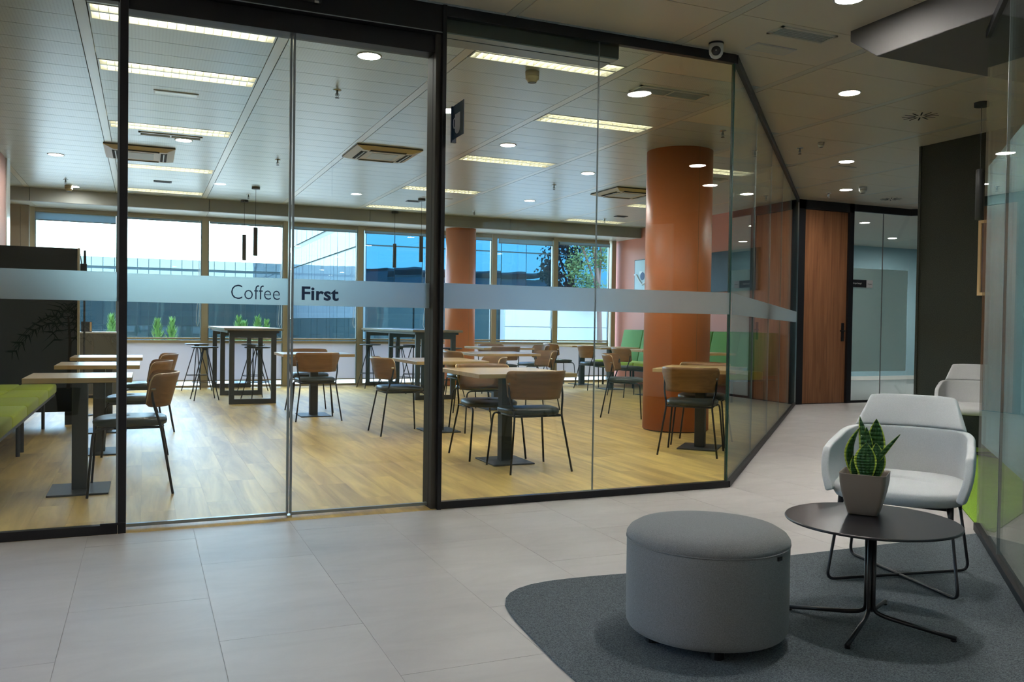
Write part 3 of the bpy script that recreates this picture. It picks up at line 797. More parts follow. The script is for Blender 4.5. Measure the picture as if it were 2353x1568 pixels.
for (x, y, z) in ((2.586, 2.666, ZC), (-2.4, 1.6, ZC), (-2.6, 3.3, ZC), (-2.6, -0.4, ZC), (-2.6, -2.4, ZC), (6.4, 1.5, 2.928), (6.4, -0.6, 2.928), (5.5, 2.5, 2.928), (3.0, -2.7, ZC), (1.0, -2.7, ZC)):  # all but the first: unseen lamps added to brighten lobby and side room
    dup(D0, (x, y, z), 0, {(2.586, 2.666): 'round lobby downlight above the black coffee table, mirrored beside the black post', (-2.4, 1.6): 'added unseen downlight left of the viewer', (-2.6, 3.3): 'added unseen downlight left of the viewer, nearest the glass front', (-2.6, -0.4): 'added unseen downlight behind the viewer on the left', (-2.6, -2.4): 'added unseen downlight in the far left corner behind the viewer',
      (6.4, 1.5): 'added unseen downlight under the dropped box beside the charcoal wall', (6.4, -0.6): 'added unseen downlight under the dropped box, farthest from the glass', (5.5, 2.5): 'added unseen downlight under the dropped box behind the right glass screen', (3.0, -2.7): 'added unseen downlight by the back wall on the right', (1.0, -2.7): 'added unseen downlight by the back wall in the middle'}[(x, y)], 'lobby downlights out of the picture')
dr = dup(D0, (11.9, 11.7, 3.098), 0, 'round downlight inside the glazed meeting room', 'meeting room downlights')
dup(D0, (10.9, 13.0, 3.098), 0, 'added unseen downlight above the meeting room floor near its left wall', 'meeting room downlights')  # extra lamp out of view, added to lift the meeting room brightness
for (x, y) in ((13.7, 11.5), (14.2, 11.6), (14.4, 13.4), (15.6, 12.0), (15.8, 13.8), (16.6, 12.8)):  # unseen lamps added to brighten the meeting room and its film
    dup(D0, (x, y, 3.098), 0, 'added unseen downlight deep inside the meeting room behind the walls', 'meeting room downlights')
dup(D0, (14.5, 12.6, 3.098), 0, 'added unseen downlight deep inside the meeting room behind the walls', 'meeting room downlights')  # one more added lamp for the same room
dup(D0, (10.6, 7.6, ZC+0.045), 0, 'round downlight in the corridor hidden by the charcoal wall', 'corridor downlights')

def grille(x0, y0, x1, y1, label, halves=1, face='grille', frame='strip', z=ZC, rz=0):
    t = thing('air_grille', label, 'air vent', (x0, y0, z))
    w_, d_ = x1-x0, y1-y0; e = 0.02
    b = MB()
    b.box(0,0,-0.009,w_,e,0).box(0,d_-e,-0.009,w_,d_,0).box(0,0,-0.009,e,d_,0).box(w_-e,0,-0.009,w_,d_,0)
    if halves == 2: b.box(w_/2-0.008, 0, -0.009, w_/2+0.008, d_, 0)
    b.obj('frame', M[frame], t)
    MB().box(e, e, -0.002, w_-e, d_-e, -0.001).obj('backing', M['slot'] if face == 'slot' else M['grille'], t)
    n = max(3, int((d_-2*e)/0.022))
    for k in range(n):
        yy = e+(d_-2*e)*(k+0.5)/n
        MB().box(e, yy-0.003, -0.008, w_-e, yy+0.003, -0.002).obj('slat', M[face] if face != 'slot' else M['charcoal'], t)
    return t
grille(3.74, 6.10, 4.42, 6.29, 'white two part air grille above and left of the near column', 2)
grille(3.83, 4.50, 4.30, 4.66, 'ribbed air grille beside the dropped lobby box')
grille(-0.07, 9.92, 0.57, 10.08, 'dark slot grille behind the downlight in the left bay', 2)
grille(0.11, 13.30, 0.35, 13.42, 'small dark slot grille near the left bulkhead', 1, 'slot', 'charcoal')
grille(1.20, 5.80, 1.85, 5.93, 'two part cream grille tucked behind the black door header', 2)
grille(3.90, 13.42, 4.12, 13.56, 'small dark slot grille beside the pendants near the post', 1, 'slot', 'charcoal')
grille(7.80, 13.44, 8.02, 13.58, 'small dark slot grille near the salmon wall bulkhead', 1, 'slot', 'charcoal')
grille(6.62, 9.42, 7.15, 9.58, 'air grille beside the louvre light behind the near column', 2)
def plate(x0, y0, x1, y1, label, name='access_panel', cat='ceiling panel', lit=False):
    t = thing(name, label, cat, (x0, y0, ZC))
    w_, d_ = x1-x0, y1-y0
    MB().box(0, 0, -0.006, w_, d_, 0).obj('frame', M['white'], t)
    MB().box(0.012, 0.012, -0.0075, w_-0.012, d_-0.012, -0.006).obj('cover', M['louvre'] if lit else M['strip'], t)
    return t
plate(3.905, 4.84, 4.25, 4.98, 'flat cream plate on the lobby ceiling beside the camera dome')
plate(0.062, 8.06, 0.43, 8.17, 'white emergency light box in the left ceiling bay', 'emergency_light', 'emergency light', True)
plate(-0.11, 14.62, 0.557, 14.72, 'long white cover strip by the left bulkhead')
plate(7.72, 8.02, 8.0, 8.16, 'small flat plate behind the third lobby downlight')
plate(4.0, 12.95, 4.5, 13.02, 'thin white cover strip above the post pendants')

def star_diffuser(x, y, label, rot=0.3):
    t = thing('swirl_diffuser', label, 'air vent', (x, y, ZC), rot)
    MB().lathe([(0.17, -0.0005), (0.17, -0.002)], 32).obj('face_plate', M['panel_plain'], t)
    for k in range(12):
        a = 2*PI*k/12
        m = Matrix.Rotation(a, 4, 'Z')
        MB().box(0.045, -0.006, -0.004, 0.155, 0.006, -0.0015, m).obj('slot', M['slot'], t)
    return t
star_diffuser(6.60, 5.85, 'black star shaped air slots on the lobby ceiling before the charcoal wall')
star_diffuser(10.40, 9.72, 'small star shaped air slots near the glazed meeting room')
star_diffuser(11.2, 9.2, 'faint star shaped air slots behind the charcoal wall edge')

def sprinkler():
    t = thing('sprinkler', 'sprinkler head', 'sprinkler', (0, 0, ZC))
    MB().lathe([(0.035, 0), (0.035, -0.004), (0.012, -0.008)], 16).obj('rosette', M['chrome'], t, smooth=True)
    MB().lathe([(0.009, -0.006), (0.009, -0.03), (0.006, -0.05)], 10).obj('body', M['gasket'], t, smooth=True)
    MB().tube([(-0.012, 0, -0.028), (-0.016, 0, -0.045), (0, 0, -0.066), (0.016, 0, -0.045), (0.012, 0, -0.028)], 0.0025, 6).obj('yoke', M['gasket'], t)
    MB().lathe([(0.018, -0.066), (0.018, -0.069)], 12).obj('deflector', M['charcoal'], t)
    return t
SP = [((1.505,7.372),'sprinkler head right of the door seal, nearest the header'),((1.494,10.859),'sprinkler head left of the tall door seal'),((1.492,14.059),'sprinkler head between the two pendants left of the seal'),
 ((-1.046,13.816),'sprinkler head above the smoke detector at far left'),((5.319,10.957),'sprinkler head between the louvre lights and the middle glass joint'),((5.318,14.144),'sprinkler head near the bulkhead above the far column'),
 ((5.345,7.139),'sprinkler head right of the near column top'),((6.606,7.445),'sprinkler head in the lobby beside the diagonal rail'),((9.177,9.723),'sprinkler head near the walnut door'),((7.851,14.0),'sprinkler head at the bulkhead beside the middle glass joint')]
s0 = sprinkler()
for i, ((x, y), lab) in enumerate(SP):
    if i == 0: s0.location = (x, y, ZC); s0['label'] = lab; s0['group'] = 'sprinkler heads'
    else: dup(s0, (x, y, ZC), 0, lab, 'sprinkler heads')
def detector(x, y, label, mat='creamplastic', s=1.0):
    t = thing('smoke_detector', label, 'smoke detector', (x, y, ZC))
    MB().lathe([(0.055*s, 0), (0.055*s, -0.03*s), (0.052*s, -0.036*s)], 24).obj('base', M[mat], t, smooth=True)
    MB().lathe([(0.053*s, -0.037*s), (0.053*s, -0.058*s), (0.038*s, -0.072*s), (0.034*s, -0.085*s)], 24).obj('head', M[mat], t, smooth=True)
    MB().lathe([(0.033*s, -0.085*s), (0.028*s, -0.087*s)], 20).obj('mesh_cap', M['charcoal'], t)
detector(2.785, 6.158, 'cream smoke detector under the operator box louvre light')
detector(-1.052, 14.45, 'cream smoke detector by the bulkhead at far left')
detector(9.193, 9.086, 'white smoke detector near the last lobby downlight', 'white')
detector(6.618, 7.136, 'small white ceiling sensor left of the third lobby downlight', 'white', 0.6)

def cassette(x, y, w_, d_, label):
    t = thing('ceiling_air_unit', label, 'air conditioner', (x, y, ZC))
    hw, hd = w_/2, d_/2
    MB().box(-hw, -hd, -0.012, hw, hd, -0.0).obj('shadow_frame', M['charcoal'], t)
    # bevelled fascia ring
    o_ = [(-hw,-hd),(hw,-hd),(hw,hd),(-hw,hd)]
    i1 = [(-hw+0.10,-hd+0.10),(hw-0.10,-hd+0.10),(hw-0.10,hd-0.10),(-hw+0.10,hd-0.10)]
    i2 = [(-hw+0.17,-hd+0.17),(hw-0.17,-hd+0.17),(hw-0.17,hd-0.17),(-hw+0.17,hd-0.17)]
    rows = [[(px_, py_, -0.012) for px_, py_ in o_], [(px_, py_, -0.045) for px_, py_ in i1], [(px_, py_, -0.045) for px_, py_ in i2]]
    MB().grid(rows, wrap=True).obj('fascia', M['creamplastic'], t, solid=0.006)
    g = MB().box(-hw+0.17, -hd+0.17, -0.045, hw-0.17, hd-0.17, -0.03).obj('centre_panel', M['creamplastic'], t)
    MB().box(-hw+0.23, -hd+0.23, -0.048, hw-0.23, hd-0.23, -0.045).obj('intake_mesh', M['grille'], g)
    for sx, sy in ((0,-1),(0,1),(-1,0),(1,0)):
        if sy: 
            ya = sy*(hd-0.085); sl = MB().box(-hw+0.17, min(ya, ya-sy*0.07), -0.050, hw-0.17, max(ya, ya-sy*0.07), -0.040).obj('air_slot', M['slot'], t)
            MB().box(-hw+0.18, ya-sy*0.035-0.006, -0.055, hw-0.18, ya-sy*0.035+0.006, -0.05).obj('flap', M['creamplastic'], sl)
        else:
            xa = sx*(hw-0.085); sl = MB().box(min(xa, xa-sx*0.07), -hd+0.17, -0.050, max(xa, xa-sx*0.07), hd-0.17, -0.040).obj('air_slot', M['slot'], t)
            MB().box(xa-sx*0.035-0.006, -hd+0.18, -0.055, xa-sx*0.035+0.006, hd-0.18, -0.05).obj('flap', M['white'], sl)
cassette(-0.06, 11.15, 0.76, 0.88, 'cream ceiling air cassette crossed by the left door post')
cassette(2.54, 9.85, 0.76, 0.80, 'cream ceiling air cassette above the middle of the doors')
cassette(6.56, 11.05, 0.78, 0.80, 'cream ceiling air cassette left of the near column')

def pendant(x, y, z1, z0, label, tip=False, r=0.032):
    t = thing('pendant_lamp', label, 'pendant lamp', (x, y, 0))
    MB().lathe([(0.06, ZC), (0.06, ZC-0.035)], 24).obj('canopy', M['charcoal'], t, smooth=False)
    MB().tube([(0, 0, ZC-0.03), (0, 0, z1)], 0.003, 6).obj('cable', M['charcoal'], t)
    sh = MB().lathe([(r-0.004, z1), (r, z1-0.004), (r, z0), (r-0.006, z0)], 20).obj('shade', M['charcoal'], t, smooth=True)
    MB().lathe([(r-0.007, z0+0.006), (r-0.007, z0+0.003)], 16).obj('lamp', emit('pendant_glow', (1.0, 0.72, 0.42), 2.0) if tip else M['white'], sh)
GP = 'window side pendant lamps'
for (x, y, z1, z0, lab) in ((1.509,13.229,2.56,2.14,'dark cylinder pendant nearest in the third window, right one of the left pair'), (1.504,14.748,2.59,2.17,'dark cylinder pendant further back, left one of the left pair'),
  (4.056,13.179,2.56,2.15,'dark cylinder pendant close to the black door post'), (4.089,14.903-0.02,2.58,2.155,'dark cylinder pendant against the blue facade left of the post'), (6.67,5.27,2.58,2.145,'dark cylinder pendant glowing below, beside the charcoal wall')):
    pendant(x, y, z1, z0, lab, tip=(x > 6))
bpy.context.view_layer.update()

# security camera and cup sign
t = thing('security_camera', 'white dome security camera on the ceiling above the glass corner', 'security camera', (3.655, 4.975, ZC))
MB().lathe([(0.052, 0), (0.052, -0.012)], 24).obj('mount', M['black'], t)
MB().lathe([(0.050, -0.012), (0.050, -0.055), (0.046, -0.078), (0.034, -0.098), (0.016, -0.108), (0.003, -0.110)], 24).obj('housing', M['white'], t, smooth=True)
m = Matrix.Rotation(math.atan2(3.655, -4.975)*-1+PI, 4, 'Z')
mm = Matrix.Translation((-0.0265, -0.036, -0.068)) @ Vector((-0.59, -0.80, -0.1)).to_track_quat('Z', 'Y').to_matrix().to_4x4()
MB().lathe([(0.033, 0.0), (0.031, 0.010), (0.020, 0.016), (0.004, 0.018)], 20, mm).obj('lens_ball', M['blackgloss'], t, smooth=True)
MB().lathe([(0.008, 0.016), (0.006, 0.020)], 12, mm).obj('lens', M['chrome'], t)

t = thing('cup_sign', 'dark blue projecting sign with a pale coffee cup on the black post', 'sign', (1.765, 5.11, 2.305))
MB().box(-0.002, -0.215, 0.018, 0.002, 0.0, 0.225).obj('sign_plate', M['signblue'], t)
cup = []
for a in range(0, 181, 15):
    cup.append((-0.155+0.047*(1-math.cos(math.radians(a)))-0.0, 0.075-0.035*math.sin(math.radians(a))))
ring = [(-0.0028, y, z) for y, z in [(-0.155,0.165)]+[(p[0], p[1]) for p in cup]+[(-0.061,0.165)]]
MB().add(ring, [tuple(range(len(ring)))]).obj('cup_motif', M['signgrey'], t)
MB().tube([(-0.003, -0.066, 0.145), (-0.003, -0.040, 0.138), (-0.003, -0.034, 0.108), (-0.003, -0.045, 0.085), (-0.003, -0.066, 0.082)], 0.0035, 6).obj('cup_handle', M['signgrey'], t)
MB().box(-0.010, -0.02, 0.0, 0.022, -0.002, 0.225).obj('bracket', M['signblue'], t)

# =================================================================== CHAIRS
def make_chair(label):
    t = thing('cafe_chair', label, 'chair')
    # seat cushion
    rows = []
    hw, hd = 0.228, 0.235
    for (sc, z) in ((0.90, 0.452), (0.985, 0.462), (1.0, 0.480), (0.985, 0.496), (0.92, 0.506), (0.6, 0.511), (0.0001, 0.512)):
        r = []
        for k in range(32):
            a = 2*PI*k/32; c, s_ = math.cos(a), math.sin(a); n = 3.4
            rr = (abs(c)**n+abs(s_)**n)**(-1/n)
            px = hw*sc*rr*c*(1.0+0.05*(s_*rr)); py = hd*sc*rr*s_+0.005
            zz = z - (0.012*max(0, s_*rr)**3 if z > 0.49 else 0)
            r.append((px, py, zz))
        rows.append(r)
    b = MB(); b.grid(rows, wrap=True); b.f.append(tuple(range(31, -1, -1))); b.mi.append(0)
    b.obj('seat', M['leather'], t, smooth=True)
    # curved ply back
    def back(u, v):
        th = u*(1.22+0.14*v)
        cr = max(0.0, (abs(u)-0.80)/0.20)
        zt = 0.812-0.050*(1-math.sqrt(max(0, 1-cr*cr)))-0.004*abs(u); zb = 0.582+0.022*(1-math.sqrt(max(0, 1-cr*cr)))
        z = zb+(zt-zb)*v
        tilt = v
        x = (0.232+0.022*tilt)*math.sin(th)/math.sin(1.30)
        y = -0.245-0.060*tilt+0.185*(1-math.cos(th))/(1-math.cos(1.36))
        return (x, y, z)
    nu, nv = 36, 8
    inn = [[back(-1+2*i/nu, j/nv) for i in range(nu+1)] for j in range(nv+1)]
    b = MB(); b.grid(inn)
    o = b.obj('backrest', [M['oak'], M['plyedge']], t, smooth=True, solid=0.013, off=0)
    o.modifiers['thickness'].material_offset_rim = 1
    # legs
    for s in (-1, 1):
        MB().tube(arc([(s*0.232, -0.118, 0.74), (s*0.236, -0.140, 0.60), (s*0.205, -0.185, 0.455), (s*0.268, -0.262, 0.0)], 0.04, 4), 0.0085, 8).obj('leg', M['black'], t, smooth=True)
        MB().tube(arc([(s*0.200, 0.10, 0.446), (s*0.222, 0.225, 0.446), (s*0.262, 0.258, 0.0)], 0.055, 5), 0.0085, 8).obj('leg', M['black'], t, smooth=True)
        MB().tube([(s*0.236, -0.150, 0.705), (s*0.240, -0.112, 0.706)], 0.009, 8).obj('bolt', M['chrome'], t)
    MB().tube(arc([(-0.205, -0.185, 0.447), (-0.16, -0.20, 0.447), (0.16, -0.20, 0.447), (0.205, -0.185, 0.447)], 0.03), 0.0085, 8).tube([(-0.205, -0.185, 0.447), (-0.200, 0.10, 0.446)], 0.0085, 8).tube([(0.205, -0.185, 0.447), (0.200, 0.10, 0.446)], 0.0085, 8).obj('seat_frame', M['black'], t, smooth=True)
    return t
G1 = 'oak backed café chairs'
def face(fx, fy): return math.atan2(-fx, fy)
CH = [(-0.08, 6.45, (-1,0), 'nearest of three oak backed chairs facing the left bench, crossed by the door post'),
 (-0.07, 8.24, (-1,0), 'middle of three oak backed chairs facing the left bench'),
 (0.03, 9.84, (-1,0), 'farthest of three oak backed chairs facing the left bench'),
 (1.89, 10.37, (0,1), 'oak backed chair seen from behind just right of the tall door seal'),
 (1.98, 11.29, (0,-1), 'oak chair facing us behind the table right of the tall door seal'),
 (2.50, 8.86, (1,0), 'oak chair in side view left of the black post, facing right'),
 (3.41, 8.84, (-1,0), 'oak chair facing left behind the nearest table, its curled back above the table edge'),
 (2.89, 6.36, (0,1), 'largest oak chair, seen from behind at the nearest table right of the post'),
 (2.81, 7.07, (0,-1), 'oak chair facing us across the nearest table right of the post'),
 (3.98, 10.85, (1,0), 'oak chair half hidden just right of the black post, facing right'),
 (5.02, 10.86, (-1,0), 'light oak chair facing left at the right end of the second table row'),
 (5.48, 13.15, (0,1), 'dark oak chair seen from behind between the two far tables'),
 (5.76, 14.25, (0,-1), 'oak chair facing us behind the far table beside the far column'),
 (6.32, 13.80, (-1,0), 'oak chair facing left at the right end of the far table'),
 (7.46, 15.05, (1,0), 'brown oak chair facing right nearest to the window wall'),
 (7.60, 13.88, (1,0), 'oak chair facing the green bench, left of the middle glass joint'),
 (7.44, 12.35, (1,0), 'oak chair facing the green bench beside the near column'),
 (5.73, 9.61, (0.76,-0.65), 'turned oak chair standing alone left of the near column'),
 (4.69, 6.65, (0.69,0.72), 'oak chair seen from behind at the diagonal table in the glass corner'),
 (5.18, 7.17, (-0.70,-0.71), 'oak chair facing us at the diagonal table in the glass corner')]
c0 = make_chair(CH[0][3]); c0['group'] = G1
for i, (x, y, f, lab) in enumerate(CH):
    if i == 0: c0.location = (x, y, 0); c0.rotation_euler = (0, 0, face(*f))
    else: dup(c0, (x, y, 0), face(*f), lab, G1)

# =================================================================== CAFÉ TABLES
def make_table(label, sx, sy, x, y, rz=0, bx=0.37, by=0.44, cx=0, cyy=0):
    t = thing('cafe_table', label, 'table', (x, y, 0), rz, 'square oak café tables')
    MB().box(-sx/2+cx, -sy/2+cyy, 0.746, sx/2+cx, sy/2+cyy, 0.78).obj('tabletop', M['tabletop'], t, bevel=0.002, seg=1)
    MB().box(-0.048, -0.048, 0.012, 0.048, 0.048, 0.742).obj('column', M['charcoal'], t, bevel=0.004, seg=2)
    MB().box(-bx/2, -by/2, 0, bx/2, by/2, 0.012).obj('base_plate', M['charcoal'], t, bevel=0.002, seg=1)
    MB().box(-0.16, -0.16, 0.739, 0.16, 0.16, 0.746).obj('mount_plate', M['charcoal'], t)
    return t
make_table('nearest of the three small tables along the left bench', 0.65, 0.62, -0.40, 6.52, cyy=0.10)
make_table('middle of the three small tables along the left bench', 0.65, 0.66, -0.36, 8.32)
make_table('farthest of the three small tables along the left bench', 0.67, 0.66, -0.35, 9.88, cyy=0.05)
make_table('oak table right of the tall door seal between two chairs', 0.86, 0.80, 1.95, 10.82)
make_table('oak table crossed by the black post, second from the front', 0.80, 0.95, 2.96, 8.90)
make_table('nearest oak table right of the black post', 0.86, 0.98, 2.84, 6.74)
make_table('oak table in the middle row with chairs at both ends', 0.92, 0.95, 4.48, 10.98)
make_table('farthest oak table in front of the far column', 0.92, 0.95, 5.63, 13.68)
make_table('thin looking table by the windows at the far end of the green bench', 0.80, 0.72, 8.0, 15.10)
make_table('second table along the green bench, crossed by the middle glass joint', 0.80, 0.72, 7.94, 13.85)
make_table('third table along the green bench, partly behind the near column', 0.80, 0.72, 7.93, 12.45)
make_table('last table along the green bench, its tip right of the near column', 0.80, 0.72, 7.90, 11.02)
make_table('diagonal oak table in the glass corner in front of the near column', 0.76, 0.92, 4.98, 6.92, -PI/4-PI/2+PI/2)

# bar tables and stools
def bar_table(x, label):
    t = thing('bar_table', label, 'bar table', (x, 12.52, 0), 0, 'long high tables by the windows')
    MB().box(-0.08, -0.10, 1.035, 0.72, 3.33, 1.07).obj('tabletop', M['bartop'], t, bevel=0.003, seg=1)
    MB().box(-0.03, -0.04, 1.0, 0.67, 3.27, 1.034).obj('apron', M['charcoal'], t)
    for yy in (0.0, 1.54, 3.15):
        b = MB()
        for (xa, xb, za, zb) in ((0, 0.07, 0.07, 0.93), (0.57, 0.64, 0.07, 0.93), (0, 0.64, 0, 0.07), (0, 0.64, 0.93, 1.0)):
            b.box(xa, yy, za, xb, yy+0.05, zb)
        b.obj('leg_frame', M['charcoal'], t)
    return t
bar_table(1.09, 'high grey oak bar table left of the tall door seal')
bar_table(3.79, 'high grey oak bar table behind the black post')
def make_stool(label):
    t = thing('bar_stool', label, 'stool')
    MB().lathe([(0.178, 0.764), (0.190, 0.770), (0.190, 0.778), (0.180, 0.783)], 32).obj('seat', M['charcoal'], t, smooth=True)
    MB().lathe([(0.035, 0.73), (0.045, 0.764)], 12).obj('hub', M['black'], t)
    for k in range(4):
        a = PI/4+k*PI/2
        MB().tube([(0.03*math.cos(a), 0.03*math.sin(a), 0.752), (0.245*math.cos(a), 0.245*math.sin(a), 0.0)], 0.008, 8).obj('leg', M['black'], t, smooth=True)
    n = 32; r = 0.172
    MB().grid([[((r+0.006*math.cos(q))*math.cos(2*PI*k/n), (r+0.006*math.cos(q))*math.sin(2*PI*k/n), 0.262+0.006*math.sin(q)) for k in range(n)] for q in [2*PI*j/6 for j in range(7)]], wrap=True).obj('footrest', M['black'], t, smooth=True)
    return t
ST = [(0.82,13.36,0.1,'nearer of two stools left of the left bar table'),(0.80,15.05,0.5,'farther of two stools left of the left bar table'),(1.56,13.30,0.35,'nearer stool under the right side of the left bar table'),(1.66,14.75,0.7,'farther stool under the right side of the left bar table'),
 (3.72,15.10,0.2,'leftmost stool at the bar table behind the black post'),(3.93,13.85,0.9,'stool left of the bar table, before the post'),(4.42,14.75,0.45,'stool under the bar table just left of the black post'),(4.53,13.05,0.15,'stool right of the black post in front of the far column')]
s0 = make_stool(ST[0][3]); s0['group'] = 'black wire bar stools'
for i, (x, y, rz, lab) in enumerate(ST):
    if i == 0: s0.location = (x, y, 0); s0.rotation_euler = (0, 0, rz)
    else: dup(s0, (x, y, 0), rz, lab, 'black wire bar stools')

# =================================================================== BENCHES
t = thing('green_bench', 'lime green upholstered bench with dark legs at the left edge', 'bench', (0, 0, 0))
ys = [5.35+0.83*k for k in range(7)]
for k in range(6):
    for (xa, xb) in ((-1.52, -1.20), (-1.197, -0.86)):
        MB().box(xa, ys[k]+0.002, 0.37, xb, ys[k+1]-0.002, 0.47).obj('seat_cushion', M['lime'], t, bevel=0.022, seg=3, smooth=True)
MB().box(-1.52, 5.35, 0.345, -0.875, ys[6], 0.37).obj('base_frame', M['charcoal'], t)
for y in (5.5, 6.9, 8.25, 8.50, 10.2):
    MB().tube([(-0.975, y, 0), (-0.975, y, 0.35)], 0.017, 10).obj('leg', M['black'], t)
    MB().tube([(-1.42, y, 0), (-1.42, y, 0.35)], 0.017, 10).obj('leg', M['black'], t)
MB().box(-1.59, 5.35, 0.37, -1.525, ys[6], 0.95).obj('backrest', M['lime'], t, bevel=0.02, seg=3)

t = thing('green_banquette', 'long green high backed banquette along the salmon wall', 'bench', (0, 0, 0))
ye = [10.75, 12.25, 13.75, 15.25]
for k in range(3):
    y0, y1 = ye[k]+0.006, ye[k+1]-0.006
    for (ya, yb) in ((y0, (y0+y1)/2-0.004), ((y0+y1)/2+0.004, y1)):
        b = MB(); pr = [(9.20, 0.42), (8.90, 0.42), (8.93, 0.58), (9.04, 1.10), (9.20, 1.10)]
        n = len(pr); vs = [(x_, ya, z_) for x_, z_ in pr]+[(x_, yb, z_) for x_, z_ in pr]
        b.add(vs, [tuple(range(n)), tuple(range(2*n-1, n-1, -1))]+[(i, n+i, n+(i+1)%n, (i+1)%n) for i in range(n)])
        b.obj('back_cushion', M['green'], t, bevel=0.022, seg=3, smooth=True)
        MB().box(8.36, ya, 0.36, 8.92, yb, 0.49).obj('seat_cushion', M['lime'], t, bevel=0.025, seg=3, smooth=True)
MB().box(8.38, 10.76, 0.335, 9.18, 15.24, 0.36).obj('base_frame', M['charcoal'], t)
for y in (10.95, 12.4, 13.9, 15.05):
    for x in (8.46, 9.10): MB().tube([(x, y, 0), (x, y, 0.34)], 0.02, 10).obj('leg', M['black'], t)

# dark booth panel, cabinet, router, framed card
t = thing('booth_screen', 'black felt booth screen with a pale edge behind the left bench', 'screen', (0, 0, 0))
MB().box(-1.58, 10.60, 0.14, -0.683, 10.66, 1.945).obj('felt_panel', M['darkfelt'], t, bevel=0.006)
MB().box(-0.683, 10.597, 0.14, -0.660, 10.662, 1.950).obj('edge_trim', M['mullion'], t)
MB().box(-0.80, 10.56, 0.0, -0.66, 10.70, 0.14).box(-1.58, 10.59, 0.0, -1.5, 10.67, 0.14).obj('foot', M['black'], t)
t = thing('side_cabinet', 'low dark cabinet standing before the leftmost window', 'cabinet', (-0.62, 14.2, 0))
MB().box(-0.40, -0.2, 0.04, 0.255, 0.2, 0.955).obj('body', M['beige'], t)
MB().box(-0.41, -0.21, 0.955, 0.265, 0.21, 0.975).obj('top', M['white'], t, bevel=0.003)
for xa, xb, xn in ((-0.395, -0.075, -0.10), (-0.068, 0.25, 0.19)):
    d = MB().box(xa, -0.215, 0.06, xb, -0.2, 0.945).obj('door', plain('cabinet_door_grey', (0.10, 0.095, 0.075), 0.5) if xn < 0 else bpy.data.materials['cabinet_door_grey'], t, bevel=0.002)
    MB().tube([(xn, -0.215, 0.83), (xn, -0.235, 0.83)], 0.010, 8).obj('knob', M['chrome'], d)
MB().box(-0.39, -0.18, 0, 0.24, 0.18, 0.04).obj('plinth', M['black'], t)
t = thing('card_display', 'dark framed card standing on the low cabinet', 'picture frame', (-0.80, 14.15, 0.975))
MB().box(-0.06, -0.01, 0, 0.085, 0.01, 0.15).obj('frame', M['charcoal'], t)
MB().box(0.055, -0.013, 0.01, 0.08, -0.01, 0.145).obj('pale_edge', M['plyedge'], t)
t = thing('wifi_router', 'small black router with two antennas on a thin pole behind the booth screen', 'router', (-0.665, 11.5, 0))
MB().lathe([(0.10, 0), (0.10, 0.012)], 24).obj('base', M['charcoal'], t)
MB().tube([(0, 0, 0.01), (0, 0, 1.99)], 0.012, 10).obj('pole', M['charcoal'], t)
MB().box(-0.045, -0.035, 1.715, 0.028, -0.012, 1.83).obj('router_box', M['blackgloss'], t, bevel=0.006)
MB().tube([(-0.03, -0.02, 1.83), (-0.05, -0.02, 1.96)], 0.006, 8).tube([(0.015, -0.02, 1.83), (0.012, -0.02, 1.99)], 0.006, 8).obj('antenna', M['charcoal'], t)
MB().box(0.022, -0.037, 1.722, 0.027, -0.035, 1.728).obj('status_light', emit('green_led', (0.1, 1, 0.2), 3), t)

# screen and picture on the salmon wall
t = thing('wall_screen', 'large dark blue screen on the salmon wall behind the near column', 'television', (9.225, 12.0, 1.79))
MB().box(-0.05, -0.75, 0, 0, 0.75, 0.70).obj('housing', M['black'], t, bevel=0.004)
MB().box(-0.052, -0.74, 0.01, -0.05, 0.74, 0.69).obj('display', M['screen'], t)
t = thing('framed_print', 'pale blue print with a white curve on the salmon wall left of the near column', 'picture', (9.225, 14.62, 1.70))
MB().box(-0.03, -0.50, 0, 0, 0.50, 0.82).obj('frame', M['black'], t)
MB().box(-0.032, -0.485, 0.015, -0.03, 0.485, 0.805).obj('paper', plain('print_paper', (0.40, 0.52, 0.55), 0.5, noise=0.2, nscale=3), t)
MB().tube([(-0.036, 0.485, 0.52), (-0.036, 0.40, 0.51), (-0.036, 0.30, 0.40), (-0.036, 0.18, 0.31), (-0.036, 0.05, 0.36), (-0.036, -0.12, 0.5), (-0.036, -0.3, 0.46), (-0.036, -0.48, 0.52)], 0.018, 8).obj('white_curve', M['white'], t)
MB().lathe([(0.08, 0), (0.078, 0.004)], 24, Matrix.Translation((-0.033, 0.19, 0.48)) @ Matrix.Rotation(-PI/2, 4, 'Y')).obj('blue_dot', plain('ink_blue', (0.03, 0.06, 0.16), 0.6), t)
MB().box(-0.036, 0.20, 0.52, -0.034, 0.30, 0.58, Matrix.Rotation(0.0, 4, 'X')).obj('pale_patch', M['white'], t)

